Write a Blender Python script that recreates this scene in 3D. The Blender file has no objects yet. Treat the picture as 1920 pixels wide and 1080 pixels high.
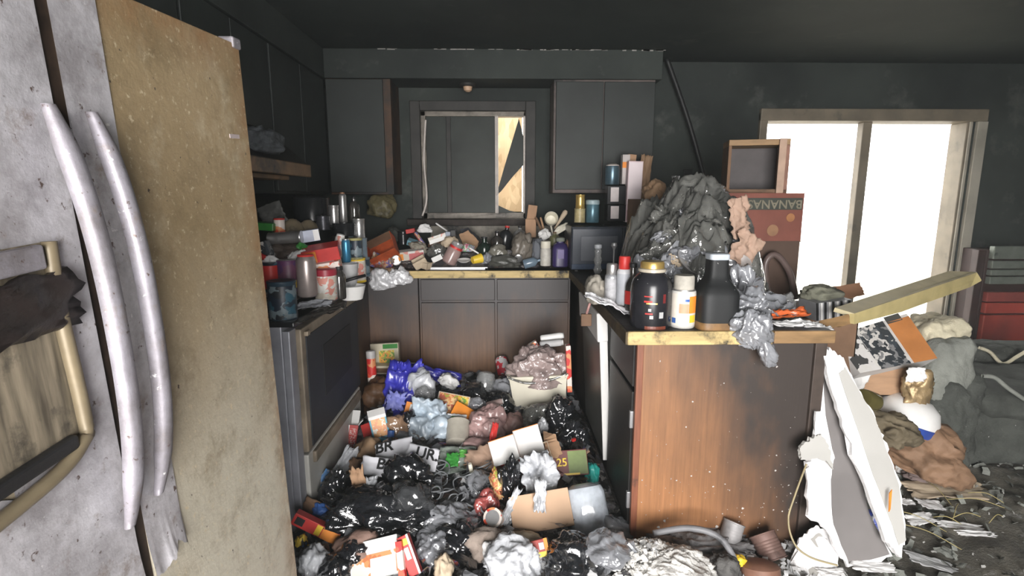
import bpy, bmesh, math, random
from mathutils import Vector, Matrix, Euler, noise
random.seed(7)
sc = bpy.context.scene
COL = sc.collection
R = math.radians
# ------------------------------------------------------------------ camera
F_PX = 1000.0
PITCH, YAW = R(9.65), R(1.146)
cam_d = bpy.data.cameras.new('camera'); cam = bpy.data.objects.new('camera', cam_d); COL.objects.link(cam)
cam_d.sensor_width = 36.0; cam_d.lens = 36.0 * F_PX / 1920.0; cam_d.clip_start = 0.02; cam_d.clip_end = 200
cam.location = (0, 0, 1.39); cam.rotation_euler = (math.pi / 2 - PITCH, 0, -YAW)
sc.camera = cam
# ------------------------------------------------------------------ world, lights, exposure
w = bpy.data.worlds.new('daylight'); sc.world = w; w.use_nodes = True
bg = w.node_tree.nodes['Background']; bg.inputs[0].default_value = (1.0, 0.985, 0.95, 1); bg.inputs[1].default_value = 7.0
def area(name, loc, target, sx, sy, power, col):
    l = bpy.data.lights.new(name, 'AREA'); l.shape = 'RECTANGLE'; l.size = sx; l.size_y = sy; l.energy = power; l.color = col
    o = bpy.data.objects.new(name, l); COL.objects.link(o); o.location = loc
    o.rotation_euler = (Vector(target) - Vector(loc)).to_track_quat('-Z', 'Y').to_euler(); return o
# frontal area light added behind the photographer; its daylight and doorway are unseen, assumed
area('assumed_rear_light', (0.15, -1.75, 1.05), (0.1, 2.2, 0.0), 1.8, 1.7, 255, (1.0, 0.98, 0.97))
sc.view_settings.view_transform = 'Standard'; sc.view_settings.look = 'None'
sc.view_settings.exposure = 0.0; sc.view_settings.gamma = 1.0; sc.view_settings.use_curve_mapping = False

# ------------------------------------------------------------------ back-projection of measured points to real places
CM = Euler((math.pi / 2 - PITCH, 0, -YAW)).to_matrix(); C0 = Vector((0, 0, 1.39)); FW = CM @ Vector((0, 0, -1))
def ray(px, py): return CM @ Vector(((px - 960) / F_PX, -(py - 540) / F_PX, -1))
def PX(px, py, v): r = ray(px, py); return C0 + r * (v / r.x)
def PY(px, py, v): r = ray(px, py); return C0 + r * (v / r.y)
def PZ(px, py, v): r = ray(px, py); return C0 + r * ((v - 1.39) / r.z)
def SC(p): return (p - C0).dot(FW) / F_PX          # metres per pixel at p
def sstep(a, b, x): t = min(1, max(0, (x - a) / (b - a))); return t * t * (3 - 2 * t)
def fbm(x, y, z=0, o=4):
    return noise.fractal(Vector((x, y, z)), 1.0, 2.0, o)
def ground(x, y):                                   # height of the rubbish lying on the floor
    k = sstep(0.55, 0.3, x) * sstep(-0.9, -0.7, x)
    h = 0.02 + k * (0.03 + 0.15 * sstep(1.7, 3.3, y)) + 0.03 * sstep(1.3, 2.2, x)
    h += (0.02 + 0.018 * k) * fbm(x * 3.1, y * 3.1, 2.0)
    h += 0.13 * math.exp(-((x - 0.50) ** 2 / 0.05 + (y - 1.70) ** 2 / 0.012))
    return max(0.006, h)
def G(px, py, lift=0.0):
    r = ray(px, py); t = 1.0
    while t < 6:
        p = C0 + r * t
        if p.z <= ground(p.x, p.y) + lift: return p
        t += 0.01
    return C0 + r * t

# ------------------------------------------------------------------ materials
MATS = {}
def nn(nt, t, **k):
    n = nt.nodes.new(t)
    for a, b in k.items(): setattr(n, a, b)
    return n
def newmat(name):
    m = bpy.data.materials.new(name); m.use_nodes = True; nt = m.node_tree
    return m, nt, nt.nodes['Principled BSDF'], nt.links
def c4(c): return (c[0], c[1], c[2], 1)
def mixc(nt, f, a, b):
    n = nn(nt, 'ShaderNodeMix', data_type='RGBA')
    for s, v in ((0, f), (6, a), (7, b)):
        if isinstance(v, (int, float)): n.inputs[s].default_value = v
        elif isinstance(v, tuple): n.inputs[s].default_value = c4(v)
        else: nt.links.new(v, n.inputs[s])
    return n.outputs[2]
def coord(nt, scale=(1, 1, 1), loc=(0, 0, 0)):
    tc = nn(nt, 'ShaderNodeTexCoord'); mp = nn(nt, 'ShaderNodeMapping')
    mp.inputs['Scale'].default_value = scale; mp.inputs['Location'].default_value = loc
    nt.links.new(tc.outputs['Object'], mp.inputs[0]); return mp.outputs[0]
def noi(nt, vec, scale, detail=4, rough=.6):
    n = nn(nt, 'ShaderNodeTexNoise'); n.inputs['Scale'].default_value = scale; n.inputs['Detail'].default_value = detail
    n.inputs['Roughness'].default_value = rough; nt.links.new(vec, n.inputs['Vector']); return n.outputs['Fac']
def rng(nt, v, a, b, c=0., d=1.):
    n = nn(nt, 'ShaderNodeMapRange'); n.clamp = True
    for i, x in enumerate((a, b, c, d)): n.inputs[i + 1].default_value = x
    nt.links.new(v, n.inputs[0]); return n.outputs[0]
def mth(nt, op, a, b=0.):
    n = nn(nt, 'ShaderNodeMath', operation=op)
    for i, v in ((0, a), (1, b)):
        if isinstance(v, (int, float)): n.inputs[i].default_value = v
        else: nt.links.new(v, n.inputs[i])
    return n.outputs[0]
def bumpn(nt, h, strength, dist=0.01):
    b = nn(nt, 'ShaderNodeBump'); b.inputs['Strength'].default_value = strength; b.inputs['Distance'].default_value = dist
    nt.links.new(h, b.inputs['Height']); return b.outputs[0]
SOOT = (0.012, 0.013, 0.013)
def M(name, col, rough=.6, metal=0., var=.3, vs=12., soot=0., ss=6., bump=0., bs=40., grain=None, spec=.4, ash=0.):
    """plain material: colour variation, soot patches, fine relief"""
    if name in MATS: return MATS[name]
    m, nt, p, L = newmat(name)
    v = coord(nt, grain or (1, 1, 1))
    v0 = coord(nt)
    c = mixc(nt, rng(nt, noi(nt, v, vs), .3, .7), col, tuple(x * (1 - var) for x in col))
    if soot: c = mixc(nt, rng(nt, noi(nt, v0, ss, 6, .65), .72 - soot * .5, .88 - soot * .5), c, SOOT)
    if ash: c = mixc(nt, rng(nt, noi(nt, v0, 60, 3, .5), .74 - ash * .2, .78 - ash * .2), c, (.55, .53, .52))
    L.new(c, p.inputs['Base Color'])
    p.inputs['Roughness'].default_value = rough; p.inputs['Metallic'].default_value = metal
    p.inputs['Specular IOR Level'].default_value = spec
    if bump: L.new(bumpn(nt, noi(nt, v, bs, 5), bump), p.inputs['Normal'])
    MATS[name] = m; return m
def PR(name, cols, scale=30., soot=.25, rough=.45, bump=.05):
    """printed packaging: blotches of the print colours, scuffed with soot"""
    if name in MATS: return MATS[name]
    m, nt, p, L = newmat(name); v = coord(nt)
    d = nn(nt, 'ShaderNodeTexNoise'); d.inputs['Scale'].default_value = scale * .7; L.new(v, d.inputs['Vector'])
    vv = mixc(nt, .12, v, d.outputs['Color'])
    vo = nn(nt, 'ShaderNodeTexVoronoi'); vo.inputs['Scale'].default_value = scale; L.new(vv, vo.inputs['Vector'])
    sp = nn(nt, 'ShaderNodeSeparateColor'); L.new(vo.outputs['Color'], sp.inputs[0])
    r = nn(nt, 'ShaderNodeValToRGB'); r.color_ramp.interpolation = 'CONSTANT'
    e = r.color_ramp.elements; n = len(cols)
    while len(e) < n: e.new(0.5)
    for i, q in enumerate(cols): e[i].position = i / n; e[i].color = c4(q)
    L.new(sp.outputs[0], r.inputs[0]); c = r.outputs[0]
    c = mixc(nt, rng(nt, noi(nt, v, 14, 6, .65), .72 - soot * .5, .92 - soot * .5), c, (.03, .028, .025))
    L.new(c, p.inputs['Base Color']); p.inputs['Roughness'].default_value = rough
    if bump: L.new(bumpn(nt, noi(nt, v, 25, 3), bump), p.inputs['Normal'])
    MATS[name] = m; return m
def FILM(name, col, alpha=.55, rough=.18, bump=.6, bs=22., coat=.15):
    """thin plastic film, partly see-through, wrinkled"""
    if name in MATS: return MATS[name]
    m, nt, p, L = newmat(name); v = coord(nt)
    c = mixc(nt, rng(nt, noi(nt, v, 9, 5), .35, .68), col, tuple(x * .45 for x in col)); L.new(c, p.inputs['Base Color'])
    p.inputs['Roughness'].default_value = rough; p.inputs['Specular IOR Level'].default_value = 1.; p.inputs['Coat Weight'].default_value = coat; p.inputs['Coat Roughness'].default_value = .06; p.inputs['Coat IOR'].default_value = 1.7
    wn = nn(nt, 'ShaderNodeTexNoise'); wn.inputs['Scale'].default_value = bs * .7; wn.inputs['Detail'].default_value = 3; wn.inputs['Distortion'].default_value = 1.6
    L.new(v, wn.inputs['Vector']); ab = mth(nt, 'ABSOLUTE', mth(nt, 'SUBTRACT', wn.outputs['Fac'], .5))
    L.new(bumpn(nt, ab, bump * .7, -.025), p.inputs['Normal'])
    if alpha < 1:
        t = nn(nt, 'ShaderNodeBsdfTransparent'); t.inputs[0].default_value = (.9, .9, .9, 1)
        mx = nn(nt, 'ShaderNodeMixShader'); mx.inputs[0].default_value = alpha
        L.new(t.outputs[0], mx.inputs[1]); L.new(p.outputs[0], mx.inputs[2]); L.new(mx.outputs[0], nt.nodes['Material Output'].inputs[0])
    MATS[name] = m; return m
def WALLM(name, col, dark, light, s=1.3, rough=.75, bump=.15):
    if name in MATS: return MATS[name]
    m, nt, p, L = newmat(name); v = coord(nt)
    c = mixc(nt, rng(nt, noi(nt, v, s, 6, .6), .35, .65), dark, col)
    c = mixc(nt, rng(nt, noi(nt, coord(nt, loc=(5, 3, 1)), s * 2.3, 8, .7), .57, .78), c, light)
    L.new(c, p.inputs['Base Color']); p.inputs['Roughness'].default_value = rough; p.inputs['Specular IOR Level'].default_value = .3
    L.new(bumpn(nt, noi(nt, v, 90, 4), bump, .004), p.inputs['Normal'])
    MATS[name] = m; return m
def WOODSOOT(name, warm, dark, axis, lo, hi, side=None, ash=0., rough=.5, zk=1.):
    """brown veneer with upright grain, smoked by the fire above a wavy line (object height lo..hi)"""
    if name in MATS: return MATS[name]
    m, nt, p, L = newmat(name); v = coord(nt)
    g = noi(nt, coord(nt, (14, 14, .7)), 5, 6, .65)
    c = mixc(nt, rng(nt, g, .3, .72), tuple(x * .62 for x in warm), warm)
    s = nn(nt, 'ShaderNodeSeparateXYZ'); L.new(v, s.inputs[0])
    h = mth(nt, 'ADD', mth(nt, 'MULTIPLY', s.outputs[2], zk), mth(nt, 'MULTIPLY', mth(nt, 'SUBTRACT', noi(nt, coord(nt, (1, 1, .45)), 4.5, 6, .6), .5), .75))
    if side: h = mth(nt, 'ADD', h, mth(nt, 'MULTIPLY', mth(nt, 'SUBTRACT', s.outputs[axis], side[0]), side[1]))
    c = mixc(nt, rng(nt, h, lo, hi), c, dark)
    if ash:
        c = mixc(nt, rng(nt, mth(nt, 'SUBTRACT', noi(nt, v, 42, 3, .55), mth(nt, 'MULTIPLY', s.outputs[2], .05)), .70 - ash, .73 - ash), c, (.5, .47, .45))
    L.new(c, p.inputs['Base Color']); p.inputs['Roughness'].default_value = rough
    L.new(bumpn(nt, g, .12, .004), p.inputs['Normal'])
    MATS[name] = m; return m
soot_wall = WALLM('soot_wall', (.036, .043, .039), (.016, .020, .019), (.10, .105, .095))
soot_ceil = WALLM('soot_ceiling', (.030, .037, .034), (.014, .018, .018), (.06, .066, .06), .9)
soot_cab = M('smoked_cabinet', (.024, .030, .028), .55, var=.5, vs=3, bump=.05, ash=0)
soot_trim = M('smoked_trim', (.035, .033, .03), .6, var=.6, vs=6, soot=.3, bump=.1)
black = M('char_black', (.012, .012, .013), .5, var=.3, bump=.2)
black_gl = M('black_enamel', (.016, .017, .019), .22, var=.4, vs=5, bump=.03, bs=15)
steel = M('dull_steel', (.45, .45, .46), .38, .7, var=.3, soot=.2)
tin = M('tin_plate', (.62, .61, .60), .3, .85, var=.25, soot=.22, bump=.05)
white_en = M('white_enamel', (.66, .65, .61), .4, var=.2, vs=5, soot=.12, ss=4)
white_pl = M('white_plastic', (.78, .77, .75), .45, var=.12, soot=.1)
paper = M('white_paper', (.80, .79, .78), .8, var=.12, soot=.06, bump=.2, bs=30)
paper_g = M('grey_paper', (.5, .5, .5), .8, var=.3, soot=.12, bump=.3, bs=25)
kraft = M('kraft_cardboard', (.44, .27, .16), .8, var=.25, vs=6, soot=.1, bump=.1, grain=(1, 1, 6))
kraft_d = M('smoked_cardboard', (.19, .11, .065), .8, var=.4, vs=5, soot=.25, bump=.1)
kraft_p = M('pale_cardboard', (.58, .47, .34), .8, var=.25, vs=6, soot=.12, bump=.1)
burlap = M('brown_paper', (.30, .19, .11), .75, var=.35, vs=8, soot=.12, bump=.35, bs=14)
foil = M('aluminium_foil', (.90, .90, .92), .3, .25, var=.15, bump=.9, bs=26)
bag_black = FILM('black_bag_film', (.014, .015, .018), 1., .2, .8, 16, .5)
bag_clear = FILM('smoky_film', (.19, .19, .175), .74, .1, 1., 11, .8)
bag_grey = FILM('grey_film', (.34, .35, .375), .82, .12, 1., 14, .7)
bag_white = FILM('white_film', (.78, .80, .84), .86, .3, .6, 18)
bag_pink = FILM('pink_film', (.62, .40, .38), .8, .3, .7, 16)
bag_blue = FILM('blue_film', (.055, .055, .55), 1., .35, .5, 12)
bag_pale = FILM('pale_blue_film', (.56, .66, .75), .92, .4, .6, 12)
clear_pl = FILM('clear_plastic', (.55, .56, .56), .38, .1, .25, 9)
glass_dk = FILM('sooty_glass', (.05, .045, .04), .9, .12, .1, 5)
green_pl = M('green_plastic', (.05, .28, .05), .35, var=.4, soot=.15)
teal_pl = M('teal_plastic', (.03, .35, .30), .35, var=.3, soot=.1)
blue_pl = M('blue_plastic', (.05, .13, .38), .35, var=.4, soot=.2)
red_pr = PR('red_print', [(.60, .03, .025), (.60, .03, .025), (.72, .10, .05), (.70, .28, .12), (.75, .66, .6)], 22, .18)
redonly = M('red_card', (.58, .035, .03), .45, var=.3, soot=.15)
orange = M('orange_card', (.78, .26, .03), .5, var=.25, soot=.12)
yellow = M('yellow_plastic', (.80, .55, .04), .4, var=.2, soot=.12)
gold = M('gold_lid', (.72, .50, .16), .3, .7, var=.3, soot=.2)
food_pr = PR('food_print', [(.50, .16, .07), (.66, .34, .14), (.30, .30, .05), (.72, .5, .26), (.42, .1, .06)], 45, .12)
veg_pr = PR('vegetable_print', [(.70, .50, .05), (.20, .36, .06), (.75, .62, .2), (.7, .3, .05), (.06, .16, .03)], 42, .1)
blue_pr = PR('blue_print', [(.012, .02, .035), (.018, .03, .045), (.03, .09, .13), (.012, .015, .02), (.14, .18, .2)], 26, .4)
mix_pr = PR('mixed_print', [(.4, .1, .08), (.15, .13, .3), (.5, .45, .4), (.3, .2, .12), (.6, .35, .2)], 35, .3)
pale_pr = PR('pale_print', [(.66, .64, .6), (.62, .6, .56), (.6, .25, .2), (.55, .5, .42)], 30, .22)
bw_pr = PR('photo_print', [(.03, .035, .04), (.05, .06, .07), (.2, .2, .2), (.55, .53, .5), (.04, .045, .05)], 34, .15)
dark_pr = PR('dark_print', [(.02, .02, .025), (.05, .045, .04), (.02, .02, .02), (.12, .09, .05)], 30, .2)
gyp = M('gypsum', (.84, .83, .83), .9, var=.1, bump=.5, bs=60)
gyp_face = M('gypsum_paper', (.44, .43, .405), .8, var=.15, vs=4, bump=.05)
gyp_grey = M('smoked_paper_face', (.20, .185, .18), .8, var=.35, vs=3, soot=.12, ss=3)
foam = M('burnt_foam', (.27, .28, .25), .9, var=.45, vs=6, soot=.12, ss=3, bump=.8, bs=45)
foam_lt = M('pale_foam', (.66, .60, .44), .9, var=.4, vs=9, bump=.8, bs=40)
char_fab = M('charred_upholstery', (.085, .09, .08), .95, var=.5, vs=9, bump=.7, bs=60, ash=.02)
wood_raw = M('raw_wood', (.64, .48, .21), .6, var=.45, vs=7, soot=.42, ss=11, grain=(.8, 1, 5))
wood_edge = M('scorched_wood', (.30, .18, .08), .6, var=.5, vs=7, soot=.25, grain=(1, 1, 5))
ash_m = M('ash_crust', (.86, .84, .80), .95, var=.5, vs=30, bump=1., bs=50)
tan_pl = M('beige_plastic', (.72, .68, .56), .4, var=.18, vs=4, soot=.1)

# ------------------------------------------------------------------ mesh helpers
def mk(name, v, f, smooth=False):
    me = bpy.data.meshes.new(name); me.from_pydata([tuple(x) for x in v], [], f); me.validate(); me.update()
    if smooth:
        for q in me.polygons: q.use_smooth = True
    return me
def bmesh_out(bm, name, smooth=False):
    bmesh.ops.recalc_face_normals(bm, faces=bm.faces); me = bpy.data.meshes.new(name); bm.to_mesh(me); bm.free()
    if smooth:
        for q in me.polygons: q.use_smooth = True
    return me
def boxv(x0, x1, y0, y1, z0, z1):
    return ([(x0, y0, z0), (x1, y0, z0), (x1, y1, z0), (x0, y1, z0), (x0, y0, z1), (x1, y0, z1), (x1, y1, z1), (x0, y1, z1)],
            [(0, 3, 2, 1), (4, 5, 6, 7), (0, 1, 5, 4), (1, 2, 6, 5), (2, 3, 7, 6), (3, 0, 4, 7)])
def boxm(name, x0, x1, y0, y1, z0, z1, bev=0.):
    v, f = boxv(x0, x1, y0, y1, z0, z1)
    if not bev: return mk(name, v, f)
    bm = bmesh.new(); vs = [bm.verts.new(q) for q in v]
    for q in f: bm.faces.new([vs[i] for i in q])
    bmesh.ops.bevel(bm, geom=list(bm.edges), offset=bev, segments=2, affect='EDGES', profile=.5)
    return bmesh_out(bm, name)
class MB:
    def __init__(s): s.v = []; s.f = []
    def add(s, v, f, m=None):
        n = len(s.v); s.v += [tuple(m @ Vector(q)) if m else tuple(q) for q in v]; s.f += [tuple(i + n for i in q) for q in f]; return s
    def box(s, *a, m=None): return s.add(*boxv(*a), m=m)
    def mesh(s, name, smooth=False): return mk(name, s.v, s.f, smooth)
def lathe(name, prof, n=24, smooth=True, sq=0.):
    v, f = [], []
    for r, z in prof:
        for i in range(n):
            a = 2 * math.pi * i / n; k = 1.
            if sq: k = (abs(math.cos(a)) ** sq + abs(math.sin(a)) ** sq) ** (-1 / sq)
            v.append((r * k * math.cos(a), r * k * math.sin(a), z))
    for j in range(len(prof) - 1):
        for i in range(n):
            f.append((j * n + i, j * n + (i + 1) % n, (j + 1) * n + (i + 1) % n, (j + 1) * n + i))
    f.append(tuple(range(n - 1, -1, -1))); f.append(tuple((len(prof) - 1) * n + i for i in range(n)))
    me = mk(name, v, f)
    if smooth:
        for q in me.polygons: q.use_smooth = len(q.vertices) == 4
        try: me.set_sharp_from_angle(angle=R(40))
        except Exception: pass
    return me
def tube(name, pts, r, n=8, taper=None):
    pts = [Vector(p) for p in pts]; v, f = [], []; up = Vector((0.13, 0.27, 1)).normalized()
    for i, p in enumerate(pts):
        t = (pts[min(i + 1, len(pts) - 1)] - pts[max(i - 1, 0)]).normalized()
        a = t.cross(up); a = a.normalized() if a.length > 1e-4 else Vector((1, 0, 0)); b = t.cross(a)
        rr = r if taper is None else r * taper[i]
        for k in range(n):
            q = 2 * math.pi * k / n; v.append(p + a * math.cos(q) * rr + b * math.sin(q) * rr)
    for i in range(len(pts) - 1):
        for k in range(n): f.append((i * n + k, i * n + (k + 1) % n, (i + 1) * n + (k + 1) % n, (i + 1) * n + k))
    f.append(tuple(range(n))); f.append(tuple(len(v) - 1 - k for k in range(n)))
    return mk(name, v, f, True)
def smoothpath(pts, k=6):
    P = [Vector(p) for p in pts]; out = []
    for i in range(len(P) - 1):
        a, b, c, d = P[max(i - 1, 0)], P[i], P[i + 1], P[min(i + 2, len(P) - 1)]
        for j in range(k):
            t = j / k; out.append(.5 * ((2 * b) + (c - a) * t + (2 * a - 5 * b + 4 * c - d) * t * t + (3 * b - a - 3 * c + d) * t ** 3))
    return out + [P[-1]]
def slab(name, pts, th, off=0., jag=0., sub=3, seed=1):
    """a flat broken board: outline given as 3-D points, real thickness, ragged edge"""
    P = [Vector(p) for p in pts]; c = sum(P, Vector()) / len(P); n = Vector()
    for i in range(len(P)): n += (P[i] - c).cross(P[(i + 1) % len(P)] - c)
    n.normalize()
    if n.dot(C0 - c) < 0: n = -n
    rd = random.Random(seed); Q = []
    for i in range(len(P)):
        a, b = P[i], P[(i + 1) % len(P)]
        for k in range(sub):
            q = a.lerp(b, k / sub); d = (q - c).normalized(); Q.append(q + d * rd.uniform(-jag, jag))
    N = len(Q); v = [q + n * off for q in Q] + [q + n * (off - th) + (q - c).normalized() * rd.uniform(-jag, jag) * .7 for q in Q]
    f = [tuple(range(N)), tuple(range(2 * N - 1, N - 1, -1))] + [(i, i + N, (i + 1) % N + N, (i + 1) % N) for i in range(N)]
    o = c; v = [q - o for q in v]
    bm = bmesh.new(); vs = [bm.verts.new(q) for q in v]
    for q in f: bm.faces.new([vs[i] for i in q])
    bmesh.ops.triangulate(bm, faces=[x for x in bm.faces if len(x.verts) > 4])
    return bmesh_out(bm, name), o
ICO = {}
def ico(sub):
    if sub not in ICO:
        bm = bmesh.new(); bmesh.ops.create_icosphere(bm, subdivisions=sub, radius=1)
        bm.verts.ensure_lookup_table()
        ICO[sub] = ([v.co.copy() for v in bm.verts], [tuple(v.index for v in f.verts) for f in bm.faces]); bm.free()
    return ICO[sub]
def crumple(name, rx, ry, rz, seed, amp=.28, freq=1.6, crease=.22, sub=4, flat=.55):
    """crushed bag / wad: lobes and sharp creases, flattened where it rests; origin at its base"""
    V, Fc = ico(sub); o = Vector((seed * 7.13, seed * 3.7, seed * 1.9)); v = []
    for q in V:
        qq = q + .35 * noise.noise_vector(q * 1.3 + o)                      # warp, so that folds run in curves
        n1 = noise.noise(q * freq * .8 + o)
        r1 = 1 - 2.6 * abs(noise.noise(qq * freq * 1.1 + o * 2)); r2 = 1 - 2.6 * abs(noise.noise(qq * freq * 2.5 + o * 3)); r3 = 1 - 2.6 * abs(noise.noise(qq * freq * 5.5 + o))
        k = 1 + amp * n1 * 1.1 + crease * (.8 * (r1 - .45) + .42 * (r2 - .45) + .15 * (r3 - .45))
        z = q.z * k
        if z < -flat: z = -flat + (z + flat) * .15
        v.append((q.x * k * rx, q.y * k * ry, (z + flat) * rz * 2 / (1 + flat)))
    return mk(name, v, Fc, True)
def sheet(name, w_, h_, seed, amp=.02, th=.0015, nx=16, ny=16, rag=.06, fold=0., upright=False):
    """crumpled sheet of paper / film / cloth with a ragged outline and real thickness"""
    o = seed * 11.7; v = []; f = []
    for s in (1, -1):
        for j in range(ny + 1):
            for i in range(nx + 1):
                u, t = i / nx - .5, j / ny - .5
                rg = 1 + rag * noise.noise(Vector((u * 6 + o, t * 6, 1)))
                x, y = u * w_ * rg, t * h_ * rg
                n = noise.noise(Vector((u * 3 + o, t * 3, 3))) + .6 * abs(noise.noise(Vector((u * 7, t * 7 + o, 5)))) * 2 - .3
                dd = noise.voronoi(Vector((u * 4 + o, t * 4, .5)))[0]; n += .8 * (dd[1] - dd[0])
                z = amp * n - fold * (abs(u) * 2) ** 2 * w_
                p = (x, y, z + s * th / 2)
                v.append((p[0], p[2], p[1]) if upright else p)
    N = (nx + 1) * (ny + 1)
    for j in range(ny):
        for i in range(nx):
            a = j * (nx + 1) + i; q = (a, a + 1, a + nx + 2, a + nx + 1); f.append(q); f.append(tuple(N + k for k in reversed(q)))
    bd = [i for i in range(nx)] + [j * (nx + 1) + nx for j in range(ny)] + [ny * (nx + 1) + nx - i for i in range(nx)] + [(ny - j) * (nx + 1) for j in range(ny)]
    for i in range(len(bd)): a, b = bd[i], bd[(i + 1) % len(bd)]; f.append((a, a + N, b + N, b))
    me = mk(name, v, f, True)
    return me

# ------------------------------------------------------------------ object helpers
WO = {}
def tag(o, label=None, cat=None, group=None, kind=None):
    for k, x in (('label', label), ('category', cat), ('group', group), ('kind', kind)):
        if x: o[k] = x
    return o
def obj(name, me, mat, parent=None, loc=(0, 0, 0), rot=(0, 0, 0), label=None):
    o = bpy.data.objects.new(name, me); COL.objects.link(o); o.location = loc; o.rotation_euler = rot
    if mat is not None: me.materials.clear(); me.materials.append(mat)
    if parent: o.parent = parent
    if label: o['label'] = label
    return o
def thing(name, label, cat, loc=(0, 0, 0), rot=(0, 0, 0), group=None, kind=None):
    o = bpy.data.objects.new(name, None); COL.objects.link(o); o.location = loc; o.rotation_euler = rot; o.empty_display_size = .05
    tag(o, label, cat, group, kind); WO[o.name] = Vector(loc); return o
def wp(name, b, mat, root, bev=0., parent=None, label=None):
    """box part given in world coordinates, under an unrotated root"""
    q = WO[root.name]
    return obj(name, boxm(name, b[0] - q.x, b[1] - q.x, b[2] - q.y, b[3] - q.y, b[4] - q.z, b[5] - q.z, bev), mat, parent or root, label=label)
def wbox(name, b, mat, bev=0.):
    o = Vector(((b[0] + b[1]) / 2, (b[2] + b[3]) / 2, b[4]))
    return obj(name, boxm(name, b[0] - o.x, b[1] - o.x, b[2] - o.y, b[3] - o.y, 0, b[5] - b[4], bev), mat, loc=o)
def struct(o, label=None): o['kind'] = 'structure'; return tag(o, label)
def text(s, size, ext=.0004):
    cu = bpy.data.curves.new('lettering', 'FONT'); cu.body = s; cu.size = size; cu.extrude = ext; cu.bevel_depth = size * .022; cu.bevel_resolution = 0; cu.align_x = 'CENTER'; cu.align_y = 'CENTER'
    o = bpy.data.objects.new('lettering_tmp', cu); COL.objects.link(o); bpy.context.view_layer.update()
    me = bpy.data.meshes.new_from_object(o.evaluated_get(bpy.context.evaluated_depsgraph_get()))
    bpy.data.objects.remove(o); me.name = 'lettering'; return me
def base_at(px, py, h, Y, rot):
    """base point of a thing whose middle is seen at (px,py) at distance Y; h = height in px"""
    c = PY(px, py, Y); s = SC(c); r = Euler(rot).to_matrix(); return c - r @ Vector((0, 0, h * s / 2)), s, r
def rr(pitch=0, roll=0, yaw=0): return (R(pitch), R(roll), R(yaw))
def box_item(name, label, cat, px, py, wd, h, Y, d=.06, rot=(0, 0, 0), mat=None, prints=(), op=None, group=None, inner=None, flaps=()):
    rot = rr(*rot); b, s, r = base_at(px, py, h, Y, rot); W, H = wd * s, h * s
    t = thing(name, label, cat, b, rot, group)
    if op is None:
        obj('body', boxm('body', -W / 2, W / 2, -d / 2, d / 2, 0, H, min(.0025, W * .05, d * .08)), mat, t)
    else:                      # open carton: five real walls; op names the open side
        th = .003; q = [('left_wall', (-W / 2, -W / 2 + th, -d / 2, d / 2, 0, H)), ('right_wall', (W / 2 - th, W / 2, -d / 2, d / 2, 0, H)),
                        ('front', (-W / 2, W / 2, -d / 2, -d / 2 + th, 0, H)), ('back', (-W / 2, W / 2, d / 2 - th, d / 2, 0, H)),
                        ('bottom', (-W / 2, W / 2, -d / 2, d / 2, 0, th)), ('top', (-W / 2, W / 2, -d / 2, d / 2, H - th, H))]
        for n, a in q:
            if n != op: obj(n, boxm(n, *a), (inner if (inner and n == 'back') else mat), t)
        for (a, L_, ang) in flaps:
            fm = boxm('flap', -W / 2, W / 2, -th, 0, 0, L_) if a in 'fb' else boxm('flap', -th, 0, -d / 2, d / 2, 0, L_)
            at = {'f': (0, -d / 2 + th, H), 'b': (0, d / 2, H), 'l': (-W / 2 + th, 0, H), 'r': (W / 2, 0, H)}[a]
            ro = {'f': (R(ang), 0, 0), 'b': (R(-ang), 0, 0), 'l': (0, R(-ang), 0), 'r': (0, R(ang), 0)}[a]
            obj('flap', fm, inner or mat, t, at, ro)
    for i, (n, m, u0, v0, u1, v1) in enumerate(prints):
        e = .0012 + .0004 * i
        obj(n, boxm(n, -W / 2 + u0 * W, -W / 2 + u1 * W, -d / 2 - e, -d / 2 + .0005, v0 * H, v1 * H), m, t)
    return t
def round_item(name, label, cat, px, py, wd, h, Y, prof, rot=(0, 0, 0), group=None, sq=0., n=24):
    """prof: list of (part name, material, [(r,z)...]) in units of half width / height"""
    rot = rr(*rot); b, s, r = base_at(px, py, h, Y, rot); a, H = wd * s / 2, h * s
    t = thing(name, label, cat, b, rot, group)
    for pn, m, pf in prof: obj(pn, lathe(pn, [(q[0] * a, q[1] * H) for q in pf], n, sq=sq), m, t)
    return t
def TIN(body, label=None, lid=None, ribs=True):
    pf = [(.93, 0), (1, .015), (1, .04), (.955, .06)]
    if ribs and label is None:
        for k in range(5): z = .25 + k * .11; pf += [(.955, z), (.93, z + .035), (.955, z + .07)]
    pf += [(.955, .93), (1, .95), (1, .985), (.95, 1)]
    out = [('body', body, pf)]
    if label: out.append(('label_band', label, [(.962, .1), (.972, .11), (.972, .88), (.962, .89)]))
    out.append(('lid', lid or tin, [(.90, .985), (.90, .999), (.6, 1.001), (.2, 1.002)])); return out
def SODA(body, top):
    return [('body', body, [(.7, 0), (.82, .01), (1, .06), (1, .84), (.96, .89), (.80, .96)]), ('lid', top, [(.80, .955), (.84, .985), (.80, 1), (.74, .985), (.3, .983)])]
def JAR(body, lid, label=None):
    o = [('body', body, [(.8, 0), (.96, .02), (1, .07), (1, .66), (.96, .74), (.7, .83), (.58, .86), (.58, .9)]), ('lid', lid, [(.62, .885), (.66, .895), (.66, .985), (.6, 1)])]
    if label: o.append(('label_band', label, [(1.004, .16), (1.012, .17), (1.012, .6), (1.004, .61)]))
    return o
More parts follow.
